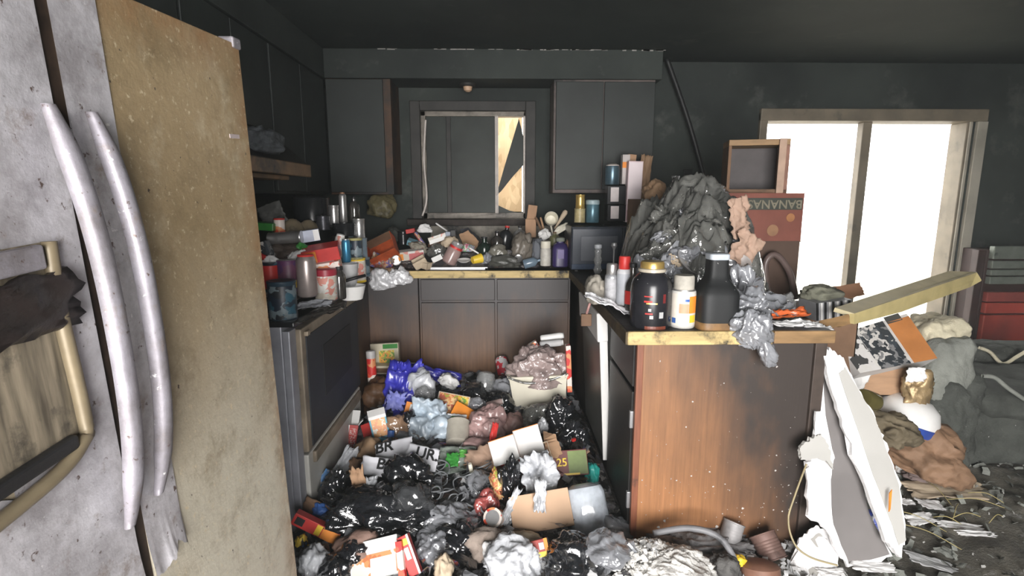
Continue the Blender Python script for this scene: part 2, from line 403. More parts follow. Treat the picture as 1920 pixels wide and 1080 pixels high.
def BOTTLE(body, cap, label=None, neck=.28, sh=.6):
    o = [('body', body, [(.75, 0), (.95, .015), (1, .05), (1, sh), (.9, sh + .08), (neck, sh + .22), (neck, .93)]), ('cap', cap, [(neck * 1.12, .91), (neck * 1.2, .92), (neck * 1.2, .99), (neck, 1)])]
    if label: o.append(('label_band', label, [(1.003, .15), (1.015, .16), (1.015, sh - .08), (1.003, sh - .07)]))
    return o
def SPRAY(body, cap, label):
    return [('body', body, [(.92, 0), (1, .02), (1, .68), (.94, .71), (.82, .74)]), ('cap', cap, [(.78, .73), (.80, .735), (.80, .97), (.72, 1)]), ('label_band', label, [(1.004, .04), (1.012, .05), (1.012, .64), (1.004, .65)])]
def CUP(body):
    return [('body', body, [(.72, 0), (.76, .02), (1, .96), (1.03, 1), (.97, .99), (.72, .08), (.1, .05)])]
def wad(name, label, cat, px, py, wd, h, Y, mat, seed, depth=None, rot=(0, 0, 0), amp=.28, freq=1.6, crease=.22, sub=4, flat=.55, group=None):
    rot = rr(*rot); b, s, r = base_at(px, py, h, Y, rot)
    o = obj(name, crumple(name, wd * s / 2, (depth or wd * s * .8) / 2, h * s / 2, seed, amp, freq, crease, sub, flat), mat, loc=b, rot=rot)
    return tag(o, label, cat, group)
def leaf(name, label, cat, px, py, wd, h, Y, mat, seed, rot=(0, 0, 0), amp=.02, th=.002, rag=.1, fold=0., up=True, n=16, group=None):
    rot = rr(*rot); c = PY(px, py, Y); s = SC(c)
    o = obj(name, sheet(name, wd * s, h * s, seed, amp, th, n, n, rag, fold, up), mat, loc=c, rot=rot)
    return tag(o, label, cat, group)
def attach(o, par, name, label=None):
    """make o a part of par where it already lies"""
    o.parent = par; o.matrix_parent_inverse = Matrix.LocRotScale(par.location, par.rotation_euler, None).inverted()
    for k in ('category', 'group', 'label'):
        if k in o: del o[k]
    o.name = name
    if label: o['label'] = label
    return o
def cord(name, label, cat, pts, r, mat):
    P = [PY(*q) for q in pts]; o = P[0]
    return tag(obj(name, tube(name, smoothpath([p - o for p in P]), r), mat, loc=o), label, cat)
def board(name, label, cat, pts, th, mat, jag=.004, face=None, core=None, seed=1):
    """broken board from measured outline points (px,py,Y); face = painted side"""
    me, o = slab('core', [PY(*q) for q in pts], th, 0, jag, 7, seed)
    if face is None: return tag(obj(name, me, mat, loc=o), label, cat)
    t = thing(name, label, cat, o); obj('core', me, mat, t)
    m2, o2 = slab('face_paper', [PY(*q) for q in face[0]], .0016, .003, jag * .5, 4, seed + 1)
    obj('face_paper', m2, face[1], t, o2 - o); return t
#@@STRUCT
# ================================================================== THE ROOM
YB = 4.2; ZC = 2.39; XL = -1.55; XR = 5.0
def floor_m():
    m, nt, p, L = newmat('ash_floor'); v = coord(nt)
    c = mixc(nt, rng(nt, noi(nt, v, 9, 8, .7), .35, .65), (.035, .034, .032), (.16, .15, .135))
    c = mixc(nt, rng(nt, noi(nt, v, 38, 6, .7), .58, .72), c, (.42, .40, .37)); L.new(c, p.inputs['Base Color'])
    p.inputs['Roughness'].default_value = .9; L.new(bumpn(nt, noi(nt, v, 60, 6, .7), .8, .01), p.inputs['Normal']); return m
ash_floor = floor_m()
struct(wbox('floor', (XL, XR, -2.0, YB, -.06, 0), ash_floor), 'ash covered floor under the rubbish')
struct(wbox('ceiling', (XL, XR, -2.0, YB, ZC, ZC + .1), soot_ceil), 'smoke blackened ceiling')
struct(wbox('wall_left', (XL - .1, XL, -2.0, YB, 0, ZC), soot_wall), 'sooty wall behind stove')
struct(wbox('wall_right', (XR, XR + .1, -2.0, YB, 0, ZC), soot_wall), 'sooty wall of dining side')
WX0, WX1, WZ0, WZ1 = -.61, .187, 1.225, 2.033
DX0, DX1, DZ1 = 2.032, 3.60, 1.964
mb = MB(); T = .15
for a in ((XL, WX0, 0, ZC), (WX0, WX1, 0, WZ0), (WX0, WX1, WZ1, ZC), (WX1, DX0 - .05, 0, ZC), (DX0 - .05, DX1 + .05, DZ1 + .05, ZC), (DX1 + .05, XR, 0, ZC)):
    mb.box(a[0], a[1], YB, YB + T, a[2], a[3])
struct(obj('wall_back', mb.mesh('wall_back'), soot_wall), 'smoke blackened wall holding window and patio door')
mb = MB()
for a in ((XL, -.8, 0, ZC), (1.15, XR, 0, ZC), (-.8, 1.15, 2.2, ZC)): mb.box(a[0], a[1], -2.1, -2.0, a[2], a[3])  # doorway gap is assumed, sited to match the added area light
struct(obj('wall_rear', mb.mesh('wall_rear'), soot_wall), 'unseen wall behind the photographer with assumed doorway gap')
struct(wbox('trim_1', (-1.21, 1.12, 3.87, YB, 2.197, ZC), soot_wall, .004), 'sooty soffit box above window and wall cabinets')
struct(wbox('trim_2', (XL, -1.21, 1.0, YB, 2.197, ZC), soot_wall, .004), 'sooty soffit box above stove side cabinets')
struct(wbox('ground_outside', (-6, 14, YB + .3, 24, -.3, -.1), M('dry_yard', (.5, .47, .4), .9)), 'pale yard outside the patio door')
# chipped plaster edges along the soffit
mb = MB(); rd = random.Random(3)
for i in range(46):
    x = rd.uniform(-.9, 1.1) if rd.random() < .35 else rd.uniform(.1, 1.1); l = rd.uniform(.01, .06)
    mb.box(x, x + l, 3.866, 3.87, ZC - rd.uniform(.004, .010), ZC - .001)
struct(obj('trim_3', mb.mesh('trim_3'), M('bare_plaster', (.30, .29, .27), .9)), 'chipped pale plaster edge where soffit meets ceiling')

# ---- kitchen window
win = thing('window_1', 'soot covered sliding kitchen window with broken right pane', None, (-.2, YB, WZ0), kind='structure')
for n, b in (('casing', (WX0 - .075, WX0, YB - .022, YB, WZ0 - .0, WZ1 + .07)), ('casing', (WX1, WX1 + .075, YB - .022, YB, WZ0, WZ1 + .07)), ('casing', (WX0, WX1, YB - .022, YB, WZ1, WZ1 + .07))):
    wp(n, b, soot_trim, win, .004)
wp('window_sill', (-.72, .3, YB - .09, YB + .05, WZ0 - .05, WZ0), M('burnt_sill', (.05, .04, .035), .8, var=.6, bump=.4), win, .006)
fr = M('grimy_window_frame', (.33, .29, .24), .5, var=.6, vs=9, soot=.35, ss=7)
frl = M('pale_window_frame', (.66, .60, .55), .5, var=.3, vs=9, soot=.12)
for b, m in (((WX0, WX1, YB + .02, YB + .1, WZ1 - .035, WZ1), fr), ((WX0, WX1, YB + .02, YB + .1, WZ0, WZ0 + .045), fr),
             ((WX0, WX0 + .035, YB + .02, YB + .1, WZ0, WZ1), fr), ((WX1 - .015, WX1, YB + .02, YB + .1, WZ0, WZ1), frl)):
    wp('frame_rail', b, m, win, .003)
mx1, mx2 = -.405, -.035
wp('stile', (mx1 - .015, mx1 + .02, YB + .03, YB + .08, WZ0 + .04, WZ1 - .03), soot_trim, win, .003)
wp('stile', (mx2 - .012, mx2 + .014, YB + .02, YB + .09, WZ0 + .04, WZ1 - .03), frl, win, .003, label='pale heat cracked stile')
sg = M('soot_coated_glass', (.026, .033, .028), .5, spec=.25, var=.6, vs=4, soot=.1, ash=0)
wp('pane', (WX0 + .035, mx1 - .015, YB + .055, YB + .06, WZ0 + .045, WZ1 - .035), sg, win)
wp('pane', (mx1 + .02, mx2 - .012, YB + .045, YB + .05, WZ0 + .045, WZ1 - .035), sg, win)
q = WO[win.name]
for k, pts in enumerate(([(973, 222), (981, 255), (986, 305), (962, 330), (940, 358), (930, 368), (944, 318)], [(930, 402), (934, 385), (955, 395), (972, 399), (985, 397), (986, 408), (930, 410)])):
    me, o = slab('glass_shard', [PY(a, b, YB + .05) for a, b in pts], .004, 0, .002, 2, 4 + k); obj('glass_shard', me, sg, win, o - q)
# curled strip of melted seal on the left of the window
me = tube('melted_seal', smoothpath([PY(798, 225, YB) - q, PY(795, 300, YB - .01) - q, PY(800, 370, YB - .02) - q, PY(792, 405, YB - .03) - q]), .008); obj('melted_seal', me, frl, win)
# OSB sheet outside
def osb_m():
    m, nt, p, L = newmat('osb'); v = coord(nt); vo = nn(nt, 'ShaderNodeTexVoronoi'); vo.inputs['Scale'].default_value = 28; L.new(coord(nt, (1, 1, .5)), vo.inputs['Vector'])
    sp = nn(nt, 'ShaderNodeSeparateColor'); L.new(vo.outputs['Color'], sp.inputs[0]); L.new(mixc(nt, sp.outputs[0], (.75, .55, .33), (.52, .34, .18)), p.inputs['Base Color'])
    p.inputs['Roughness'].default_value = .8; return m
tag(wbox('plywood_board', (-.9, .19, 4.95, 4.965, -.1, 2.15), osb_m()), 'tan chipboard sheet standing outside broken kitchen window', 'board')
# puck light under the soffit
t = thing('ceiling_lamp', 'small bare lamp holder under soffit above kitchen window', 'lamp', (PY(877, 160, 4.05).x, 4.05, 2.197))
obj('base', lathe('base', [(.055, -.02), (.06, -.015), (.06, 0)], 20), soot_trim, t)
obj('socket', lathe('socket', [(.012, -.055), (.028, -.045), (.034, -.02)], 16), M('scorched_bulb', (.6, .4, .26), .5), t)

# ---- patio door
door = thing('door_1', 'wide glass patio door with grimy beige frame', None, (2.8, YB, 0), kind='structure')
df = M('beige_door_frame', (.22, .185, .135), .55, var=.5, vs=4, soot=.28, ss=3)
dfl = M('pale_door_casing', (.42, .39, .32), .55, var=.4, vs=4, soot=.15, ss=3)
for n, b in (('jamb', (DX1, DX1 + .05, YB - .0, YB + .16, 0, DZ1)), ('jamb', (DX0 - .06, DX0, YB - .03, YB + .13, 0, DZ1 + .06)), ('head', (DX0 - .06, DX1 + .13, YB - .035, YB + .16, DZ1, DZ1 + .09)),
             ('threshold', (DX0, DX1, YB, YB + .13, -.02, .04))): wp(n, b, df, door, .006)
wp('casing', (DX1 + .06, DX1 + .14, YB - .03, YB, 0, DZ1), dfl, door, .004); wp('track', (DX1 + .015, DX1 + .035, YB - .012, YB, 0, DZ1), dfl, door, .003)
mx = 2.835
for b in ((mx - .028, mx + .045, YB + .03, YB + .10, .02, DZ1), (DX0, mx, YB + .03, YB + .07, .02, .12), (mx, DX1, YB + .06, YB + .10, .02, .12)): wp('stile', b, df, door, .004)
gm, nt, p_, L_ = newmat('door_glass'); tr = nn(nt, 'ShaderNodeBsdfTransparent'); gl = nn(nt, 'ShaderNodeBsdfGlossy'); gl.inputs['Roughness'].default_value = .02
mxs = nn(nt, 'ShaderNodeMixShader'); mxs.inputs[0].default_value = .06; L_.new(tr.outputs[0], mxs.inputs[1]); L_.new(gl.outputs[0], mxs.inputs[2]); L_.new(mxs.outputs[0], nt.nodes['Material Output'].inputs[0])
wp('pane', (DX0, mx - .02, YB + .048, YB + .053, .1, DZ1), gm, door); wp('pane', (mx + .04, DX1, YB + .078, YB + .083, .1, DZ1), gm, door)
# leaning dark lath between soffit and heap
cord('curtain_rod', 'thin blackened rod leaning against wall right of cabinets', 'rod', [(1250, 110, 4.12), (1290, 225, 4.1), (1325, 350, 4.05)], .018, black)

# ================================================================== CABINETS
def slab_door(root, b, face, mat, knob=None):
    d = wp('door', b, mat, root, .004); return d
t = thing('wall_cabinet', 'smoke blackened wall cabinet left of kitchen window', 'cabinet', (-1.0, 4.0, 1.41))
wp('body', (-1.21, -.765, 3.89, YB, 1.41, 2.197), M('scorched_cabinet_side', (.10, .05, .025), .6, var=.6, vs=5, soot=.55, ss=3), t, .003)
wp('door', (-1.205, -.815, 3.868, 3.889, 1.425, 2.19), soot_cab, t, .003)
t = thing('wall_cabinet', 'smoke blackened wall cabinet right of kitchen window', 'cabinet', (.72, 4.0, 1.42))
wp('body', (.37, 1.08, 3.89, YB, 1.42, 2.197), M('scorched_cabinet_rail', (.14, .11, .10), .6, var=.5, vs=6, soot=.4, ss=4), t, .003)
wp('door', (.385, .715, 3.868, 3.889, 1.445, 2.18), soot_cab, t, .003); wp('door', (.722, 1.075, 3.868, 3.889, 1.445, 2.18), soot_cab, t, .003)
for (y0, y1, z0, lab) in ((1.30, 2.18, 1.80, 'dark wall cabinet above and behind refrigerator'), (2.19, 2.97, 1.72, 'dark wall cabinet above stove hood'), (2.98, 3.86, 1.41, 'dark wall cabinet in corner beyond stove hood')):
    t = thing('wall_cabinet', lab, 'cabinet', (-1.38, (y0 + y1) / 2, z0)); wp('body', (XL, -1.235, y0, y1, z0, 2.197), soot_cab, t, .003)
    ym = (y0 + y1) / 2
    for a, b in ((y0 + .006, ym - .003), (ym + .003, y1 - .006)): wp('door', (-1.234, -1.214, a, b, z0 + .015, 2.185), soot_cab, t, .003)
# sink run
sinkw = WOODSOOT('smoked_brown_veneer', (.24, .125, .065), (.046, .039, .039), 0, .16, .72)
t = thing('base_cabinet', 'smoked brown sink cabinet with two doors under pale worktop edge', 'cabinet', (-.06, 3.85, 0))
wp('body', (-.56, .47, 3.575, YB - .002, 0, .865), sinkw, t, .003)
for a, b in ((-.545, -.045), (-.03, .455)):
    wp('drawer_front', (a, b, 3.556, 3.576, .70, .845), sinkw, t, .004); wp('door', (a, b, 3.556, 3.576, .10, .685), sinkw, t, .004)
t = thing('base_cabinet', 'smoked brown corner cabinet panel between stove and sink cabinet', 'cabinet', (-.8, 3.85, 0))
wp('body', (XL + .003, -.565, 3.57, YB - .003, 0, .865), sinkw, t, .003); wp('side_panel', (XL + .003, -.90, 2.96, 3.57, 0, .865), sinkw, t, .003)
# worktop (one continuous L) with bared wooden edge
t = thing('worktop', 'charred L shaped worktop with bare yellow wood edge', 'worktop', (.4, 3.8, .87))
ctm = M('charred_worktop', (.03, .028, .026), .6, var=.5, vs=10, bump=.4, bs=30, ash=.05)
wp('sink_run', (XL, .46, 3.515, YB, .87, .91), ctm, t); wp('stove_run', (XL, -.88, 2.95, 3.515, .87, .91), ctm, t)
wp('peninsula_run', (.46, 1.21, 1.875, YB, .87, .91), ctm, t)
wp('wooden_edge', (-.66, .46, 3.497, 3.514, .862, .911), wood_raw, t, .003, label='bare yellow wood edge strip')
wp('wooden_edge', (.455, .985, 1.858, 1.875, .862, .912), wood_raw, t, .003, label='bare yellow wood edge strip')
wp('wooden_edge', (.99, 1.215, 1.858, 1.875, .865, .912), wood_edge, t, .003)
wp('wooden_edge', (.448, .459, 1.862, 3.5, .862, .911), M('charred_edge', (.10, .07, .035), .7, var=.7, vs=14, soot=.4), t, .003)
# kitchen sink rim
t = thing('kitchen_sink', 'dull steel sink rim buried under rubbish on back counter', 'sink', (-.25, 3.75, .91))
for b in ((-.5, -.09, 3.56, 3.585, .905, .93), (-.5, -.09, 3.98, 4.0, .905, .925), (-.5, -.475, 3.56, 4.0, .905, .927), (-.115, -.09, 3.56, 4.0, .905, .927)): wp('rim', b, steel, t, .005)
t2 = wp('backsplash', (-.55, .45, YB - .012, YB, .91, 1.17), M('stained_backsplash', (.32, .29, .24), .6, var=.5, vs=5, soot=.4, ss=4), t)
# peninsula cabinet
pen = M('peninsula_tmp', (.2, .1, .05)) 
penw = WOODSOOT('scorched_end_panel', (.37, .17, .072), (.036, .027, .023), 0, .02, .62, (-.10, 1.0), ash=.0, zk=.55)
t = thing('base_cabinet', 'peninsula end cabinet with scorched brown wooden end panel', 'cabinet', (.86, 2.2, 0))
wp('end_panel', (.535, 1.205, 1.93, 1.948, .0, .868), penw, t, .002)
wp('corner_stile', (.51, .535, 1.927, 1.95, .0, .868), M('red_brown_stile', (.24, .085, .045), .5, var=.4, soot=.2, grain=(8, 8, .6)), t, .002)
pside = M('smoked_peninsula_front', (.03, .027, .025), .45, var=.6, vs=5, bump=.05, ash=.03)
wp('carcass', (.535, 1.205, 1.95, 2.41, .0, .868), pside, t)
wp('corner_post', (1.18, 1.225, 1.915, 1.95, 0, .868), M('corner_post_wood', (.07, .05, .04), .6, var=.5), t, .003)
wp('drawer', (.505, .534, 1.965, 2.39, .665, .845), pside, t, .004)
dr = wp('door', (.505, .534, 1.965, 2.39, .09, .645), pside, t, .004)
for z in (.16, .50):
    wp('hinge', (.498, .512, 1.952, 1.968, z, z + .07), steel, t, .002, parent=dr)
mb = MB(); rd = random.Random(11); q = WO[t.name]
for i in range(120):
    x = rd.uniform(.545, 1.19); z = abs(rd.gauss(0, .30)) + .05
    if z > .8: continue
    r_ = rd.choice((.001, .0013, .0016, .002, .004)) * (1.6 if z < .25 else 1)
    n = 6; ang = [rd.uniform(.5, 1.3) for _ in range(n)]
    v = [(x - q.x + r_ * ang[k] * math.cos(k * 1.047), 1.9295 - q.y, z + r_ * ang[k] * math.sin(k * 1.047)) for k in range(n)] + [(x - q.x, 1.9265 - q.y, z)]
    mb.add(v, [(k, (k + 1) % n, n) for k in range(n)])
o = obj('ash_flecks', mb.mesh('ash_flecks'), M('fleck', (.6, .57, .54), .9), t); o['kind'] = 'stuff'
t = thing('base_cabinet', 'dark peninsula cabinet behind dishwasher near sink corner', 'cabinet', (.86, 3.3, 0)); wp('carcass', (.535, 1.205, 3.03, YB - .003, 0, .868), pside, t); wp('front_panel', (.51, .534, 3.03, 3.55, .08, .868), pside, t, .003)
# dishwasher
t = thing('dishwasher', 'smoky built in dishwasher with white door edge standing ajar', 'dishwasher', (.535, 2.72, 0))
wp('tub', (.54, 1.15, 2.42, 3.02, .05, .865), white_en, t)
dd = obj('door', boxm('door', -.03, .0, -.285, .285, .0, .74, .006), M('grey_dishwasher_front', (.15, .155, .14), .35, .2, var=.5, vs=3, soot=.15), t, (-.006, 0, .12), (0, R(-3.2), 0))
obj('door_edge', boxm('door_edge', -.034, .004, -.295, -.283, .0, .74, .004), white_pl, dd); obj('control_strip', boxm('control_strip', -.045, .006, -.30, .285, .60, .74, .006), white_pl, dd, label='white control strip end')
obj('plinth', boxm('plinth', -.0, .02, -.3, .3, 0, .1), black, t)

# ================================================================== STOVE
t = thing('stove', 'burnt electric stove with black oven door and pale storage drawer', 'stove', (-1.18, 2.48, 0))
sy0, sy1, sx = 2.03, 2.93, -.82
side = M('scorched_stove_side', (.44, .45, .50), .4, .3, var=.4, vs=6, soot=.18, ss=5)
tanfr = M('heat_tanned_frame', (.30, .245, .18), .5, .1, var=.5, vs=8, soot=.22, ss=7)
wp('body', (XL + .02, sx - .035, sy0, sy1, .02, .895), side, t, .004)
wp('front_rail', (sx - .035, sx - .005, sy0, sy0 + .065, .02, .875), side, t, .004); wp('front_rail', (sx - .035, sx - .01, sy1 - .02, sy1, .02, .875), side, t, .004)
od = wp('oven_door', (sx - .03, sx + .012, sy0 + .075, sy1 - .005, .335, .865), tanfr, t, .006)
wp('door_panel', (sx + .008, sx + .017, sy0 + .115, sy1 - .012, .345, .825), M('smoked_oven_glass', (.030, .033, .040), .6, var=.5, vs=5, bump=.03, ash=.0), t, .002, parent=od)
wp('oven_window', (sx + .0165, sx + .0195, sy0 + .30, sy1 - .17, .50, .735), M('oven_window_glass', (.012, .012, .014), .65, var=.2), t, .0, parent=od)
wp('handle_stub', (sx + .012, sx + .03, sy0 + .10, sy0 + .13, .83, .85), tanfr, t, .004, parent=od); wp('handle_stub', (sx + .012, sx + .03, sy1 - .05, sy1 - .02, .83, .85), tanfr, t, .004, parent=od)
dw = wp('storage_drawer', (sx - .03, sx + .01, sy0 + .07, sy1 - .005, .06, .325), M('pale_stove_drawer', (.52, .51, .47), .45, var=.25, vs=5, soot=.12, ss=4), t, .006)
wp('drawer_pull', (sx + .0, sx + .026, sy0 + .12, sy1 - .04, .265, .318), tanfr, t, .008, parent=dw)
ck = wp('cooktop', (XL + .02, sx + .02, sy0 - .01, sy1 + .01, .893, .915), black_gl, t, .006)
wp('backguard', (XL + .02, XL + .1, sy0, sy1, .915, 1.13), black, t, .006)
for k, (x, y, r_) in enumerate(((-1.02, 2.27, .10), (-1.02, 2.68, .09), (-1.34, 2.27, .09), (-1.34, 2.68, .10))):
    pts = [(r_ * (1 - a / 60) * math.cos(a * .42) + x - WO[t.name].x, r_ * (1 - a / 60) * math.sin(a * .42) + y - WO[t.name].y, .921) for a in range(48)]
    obj('burner_coil', tube('burner_coil', pts, .004, 6), black, t)
# hood
t = thing('range_hood', 'burnt range hood with scorched orange brown front lip', 'range hood', (-1.3, 2.58, 1.49))
hm = M('scorched_hood', (.26, .15, .07), .5, var=.6, vs=7, soot=.35, ss=5)
pf = [(-1.55, 1.72), (-1.22, 1.72), (-1.045, 1.565), (-1.04, 1.505), (-1.06, 1.50), (-1.55, 1.50)]
q = WO[t.name]; n = len(pf); v = [(a - q.x, y - q.y, b - q.z) for y in (2.2, 2.97) for a, b in pf]
obj('canopy', mk('canopy', v, [tuple(range(n - 1, -1, -1)), tuple(range(n, 2 * n))] + [(i, (i + 1) % n, (i + 1) % n + n, i + n) for i in range(n)]), soot_trim, t)
wp('front_lip', (-1.052, -1.028, 2.19, 2.975, 1.497, 1.562), hm, t, .005); wp('grease_filter', (-1.45, -1.1, 2.3, 2.85, 1.478, 1.50), hm, t, .004)
wad('fallen_debris', 'grey crumpled debris lying on top of range hood', 'debris', 494, 262, 62, 46, 2.5, M('ash_wad', (.10, .11, .12), .8, var=.6, bump=.8), 5, .2)

# ================================================================== REFRIGERATOR
fz = 1.646
fr_root = thing('refrigerator', 'scorched side by side refrigerator with two long bowed handles', 'refrigerator', (-.55, 1.315, .063), (R(4), 0, 0))
def fridge_tan():
    m, nt, p, L = newmat('heat_tanned_door'); v = coord(nt)
    c = mixc(nt, rng(nt, noi(nt, v, 3.2, 6, .6), .3, .7), (.24, .175, .088), (.40, .30, .175))
    c = mixc(nt, rng(nt, noi(nt, coord(nt, loc=(2, 7, 1)), 5, 8, .7), .56, .74), c, (.50, .42, .29))
    s = nn(nt, 'ShaderNodeSeparateXYZ'); L.new(v, s.inputs[0])
    low = rng(nt, mth(nt, 'ADD', s.outputs[2], mth(nt, 'MULTIPLY', noi(nt, v, 3, 4), .5)), 1.55, .95)
    c = mixc(nt, mth(nt, 'MULTIPLY', low, .85), c, (.56, .53, .44))
    edge = mth(nt, 'MAXIMUM', rng(nt, s.outputs[1], -.07, -.0), rng(nt, s.outputs[2], 1.56, 1.645))
    rust = mth(nt, 'MULTIPLY', edge, rng(nt, noi(nt, v, 12, 6, .7), .35, .6))
    c = mixc(nt, mth(nt, 'MULTIPLY', rust, .8), c, (.26, .13, .05))
    c = mixc(nt, mth(nt, 'MULTIPLY', rng(nt, noi(nt, coord(nt, loc=(9, 1, 3)), 9, 9, .78), .50, .70), .7), c, (.17, .125, .065))
    c = mixc(nt, rng(nt, noi(nt, v, 60, 6, .7), .58, .68), c, (.60, .50, .34))
    c = mixc(nt, rng(nt, noi(nt, coord(nt, loc=(1, 1, 4)), 70, 3, .5), .70, .74), c, (.06, .04, .03))
    L.new(c, p.inputs['Base Color']); p.inputs['Roughness'].default_value = .5; p.inputs['Metallic'].default_value = .15
    L.new(bumpn(nt, noi(nt, v, 50, 7, .7), .3, .005), p.inputs['Normal']); return m
ftan = fridge_tan()
def fridge_skin(name='scorched_stainless_skin', hi=(.57, .555, .585), lo=(.27, .255, .265), rough=.5):
    m, nt, p, L = newmat(name); v = coord(nt)
    c = mixc(nt, rng(nt, noi(nt, v, 7, 9, .72), .36, .64), lo, hi)
    c = mixc(nt, rng(nt, noi(nt, coord(nt, loc=(4, 2, 9)), 16, 9, .75), .55, .72), c, (.20, .155, .125))
    c = mixc(nt, rng(nt, noi(nt, v, 70, 4, .6), .64, .70), c, (.09, .06, .05))
    c = mixc(nt, rng(nt, noi(nt, coord(nt, loc=(7, 7, 7)), 45, 4, .6), .68, .74), c, (.72, .70, .70))
    L.new(c, p.inputs['Base Color']); p.inputs['Metallic'].default_value = .25
    L.new(rng(nt, noi(nt, v, 9, 8, .7), .3, .7, rough - .12, rough + .2), p.inputs['Roughness'])
    L.new(bumpn(nt, noi(nt, v, 30, 7, .7), .25, .006), p.inputs['Normal']); return m
fsk = fridge_skin()
fhm = fridge_skin('handle_metal', (.31, .295, .33), (.15, .135, .14), .5)
obj('cabinet', boxm('cabinet', -.85, -.07, -.90, -.0, .02, fz - .01, .008), M('fridge_cabinet', (.2, .17, .12), .6, var=.4), fr_root)
rdoor = obj('door', boxm('door', -.065, .0, -.4925, .0, .06, fz, .002), ftan, fr_root, label='heat tanned right hand door')
ldoor = obj('door', boxm('door', -.065, .0, -.90, -.520, .06, fz, .002), ftan, fr_root, label='grey left hand door with ice dispenser')
obj('door_gasket', boxm('door_gasket', -.06, -.004, -.5195, -.4925, .06, fz - .01), M('rusty_gap', (.05, .03, .02), .7, var=.7, vs=30), fr_root)
obj('corner_cap', boxm('corner_cap', -.03, .004, -.03, .004, fz - .01, fz + .012, .004), fhm, rdoor)
def skin(name, y0, y1, zb, seed, hole=None):
    """thin stainless cladding, torn off along its lower edge, curling away there"""
    ny, nz = 24, 60; v = []; f = []; zt = fz + .0015
    for j in range(nz + 1):
        for i in range(ny + 1):
            u = i / ny; y = y0 + (y1 - y0) * u; b = zb + .045 * noise.noise(Vector((u * 2.2, seed, 0))) + .02 * noise.noise(Vector((u * 9, seed, 1)))
            z = b + (zt - b) * j / nz; k = max(0, 1 - (z - b) / .10)
            v.append((.0028 + .012 * k * k * (.5 + .8 * noise.noise(Vector((u * 3, seed, 7)))), y, z))
    n = len(v); v += [(a - .0022, b, c) for a, b, c in v]
    ok = set()
    for j in range(nz):
        for i in range(ny):
            a = j * (ny + 1) + i; yc = (v[a][1] + v[a + 1][1]) / 2; zc = (v[a][2] + v[a + ny + 1][2]) / 2
            if hole and yc < hole[1] and hole[2] < zc < hole[3]: continue
            f.append((a, a + 1, a + ny + 2, a + ny + 1)); f.append((a + n, a + n + ny + 1, a + n + ny + 2, a + n + 1))
    return mk(name, v, f, True)
obj('stainless_skin', skin('stainless_skin', -.4985, -.417, .775, 2), fsk, rdoor, label='narrow stainless strip beside the gap')
DY1, DZa, DZb = -.577, 1.055, 1.318
obj('stainless_skin', skin('stainless_skin', -.90, -.521, .775, 5, (0, DY1, DZa, DZb)), fsk, ldoor, label='scorched stainless skin torn at the bottom')
def handle(y, zt, zb, bow, wd):
    n = 40; v = []; f = []; K = 12
    for j in range(n + 1):
        s = j / n; z = zt + (zb - zt) * s; b = bow * (1 - abs(2 * s - 1) ** 2.6) + .004; yy = y + .004 * math.sin(s * 3)
        e = min(1, .55 + min(s * 5, (1 - s) * 3.5)); W = wd * e; D = .011 * e
        for k in range(K):
            a = 2 * math.pi * k / K; v.append((b + .008 + D * math.copysign(abs(math.cos(a)) ** .7, math.cos(a)), yy + W / 2 * math.copysign(abs(math.sin(a)) ** .7, math.sin(a)), z))
    for j in range(n):
        for k in range(K): f.append((j * K + k, j * K + (k + 1) % K, (j + 1) * K + (k + 1) % K, (j + 1) * K + k))
    f.append(tuple(range(K))); f.append(tuple(n * K + K - 1 - k for k in range(K))); return mk('handle', v, f, True)
obj('handle', handle(-.541, 1.478, .898, .030, .028), fhm, ldoor); obj('handle', handle(-.473, 1.474, .905, .032, .025), fhm, rdoor)
# dispenser in the left door
disp = obj('ice_dispenser', boxm('ice_dispenser', .0, .004, -.88, DY1, DZa, DZb), M('dispenser_niche', (.27, .225, .16), .5, var=.75, vs=22, soot=.3, ss=14, grain=(1, 3, .3)), ldoor, label='burnt ice dispenser niche')
obj('dispenser_frame', tube('dispenser_frame', smoothpath([(.006, DY1 + .004, DZb), (.008, DY1 - .002, DZb - .09), (.008, DY1 + .002, DZa + .03), (.01, DY1 - .012, DZa + .004), (.012, DY1 - .06, DZa - .012), (.012, -.74, DZa - .02)]), .009), M('tan_frame', (.20, .16, .10), .45, .2, var=.5, soot=.2), disp)
obj('control_panel', boxm('control_panel', .004, .014, -.88, DY1 - .012, DZb - .03, DZb - .001, .003), fhm, disp)
fl_me = sheet('melted_flap', .20, .072, 9, .012, .008, 16, 10, .12, .0); obj('melted_flap', fl_me, M('melted_black', (.018, .013, .012), .4, var=.4, bump=.3), disp, (.012, DY1 - .085, 1.248), (R(90), 0, R(90)), label='blackened melted flap')
obj('drip_tray', boxm('drip_tray', .003, .016, -.80, DY1 - .02, DZa + .003, DZa + .022, .004), black, disp)
obj('paint_chip', boxm('paint_chip', 0, .0012, -.085, -.045, 1.455, 1.463), M('lilac_scratch', (.5, .42, .42), .5), rdoor)
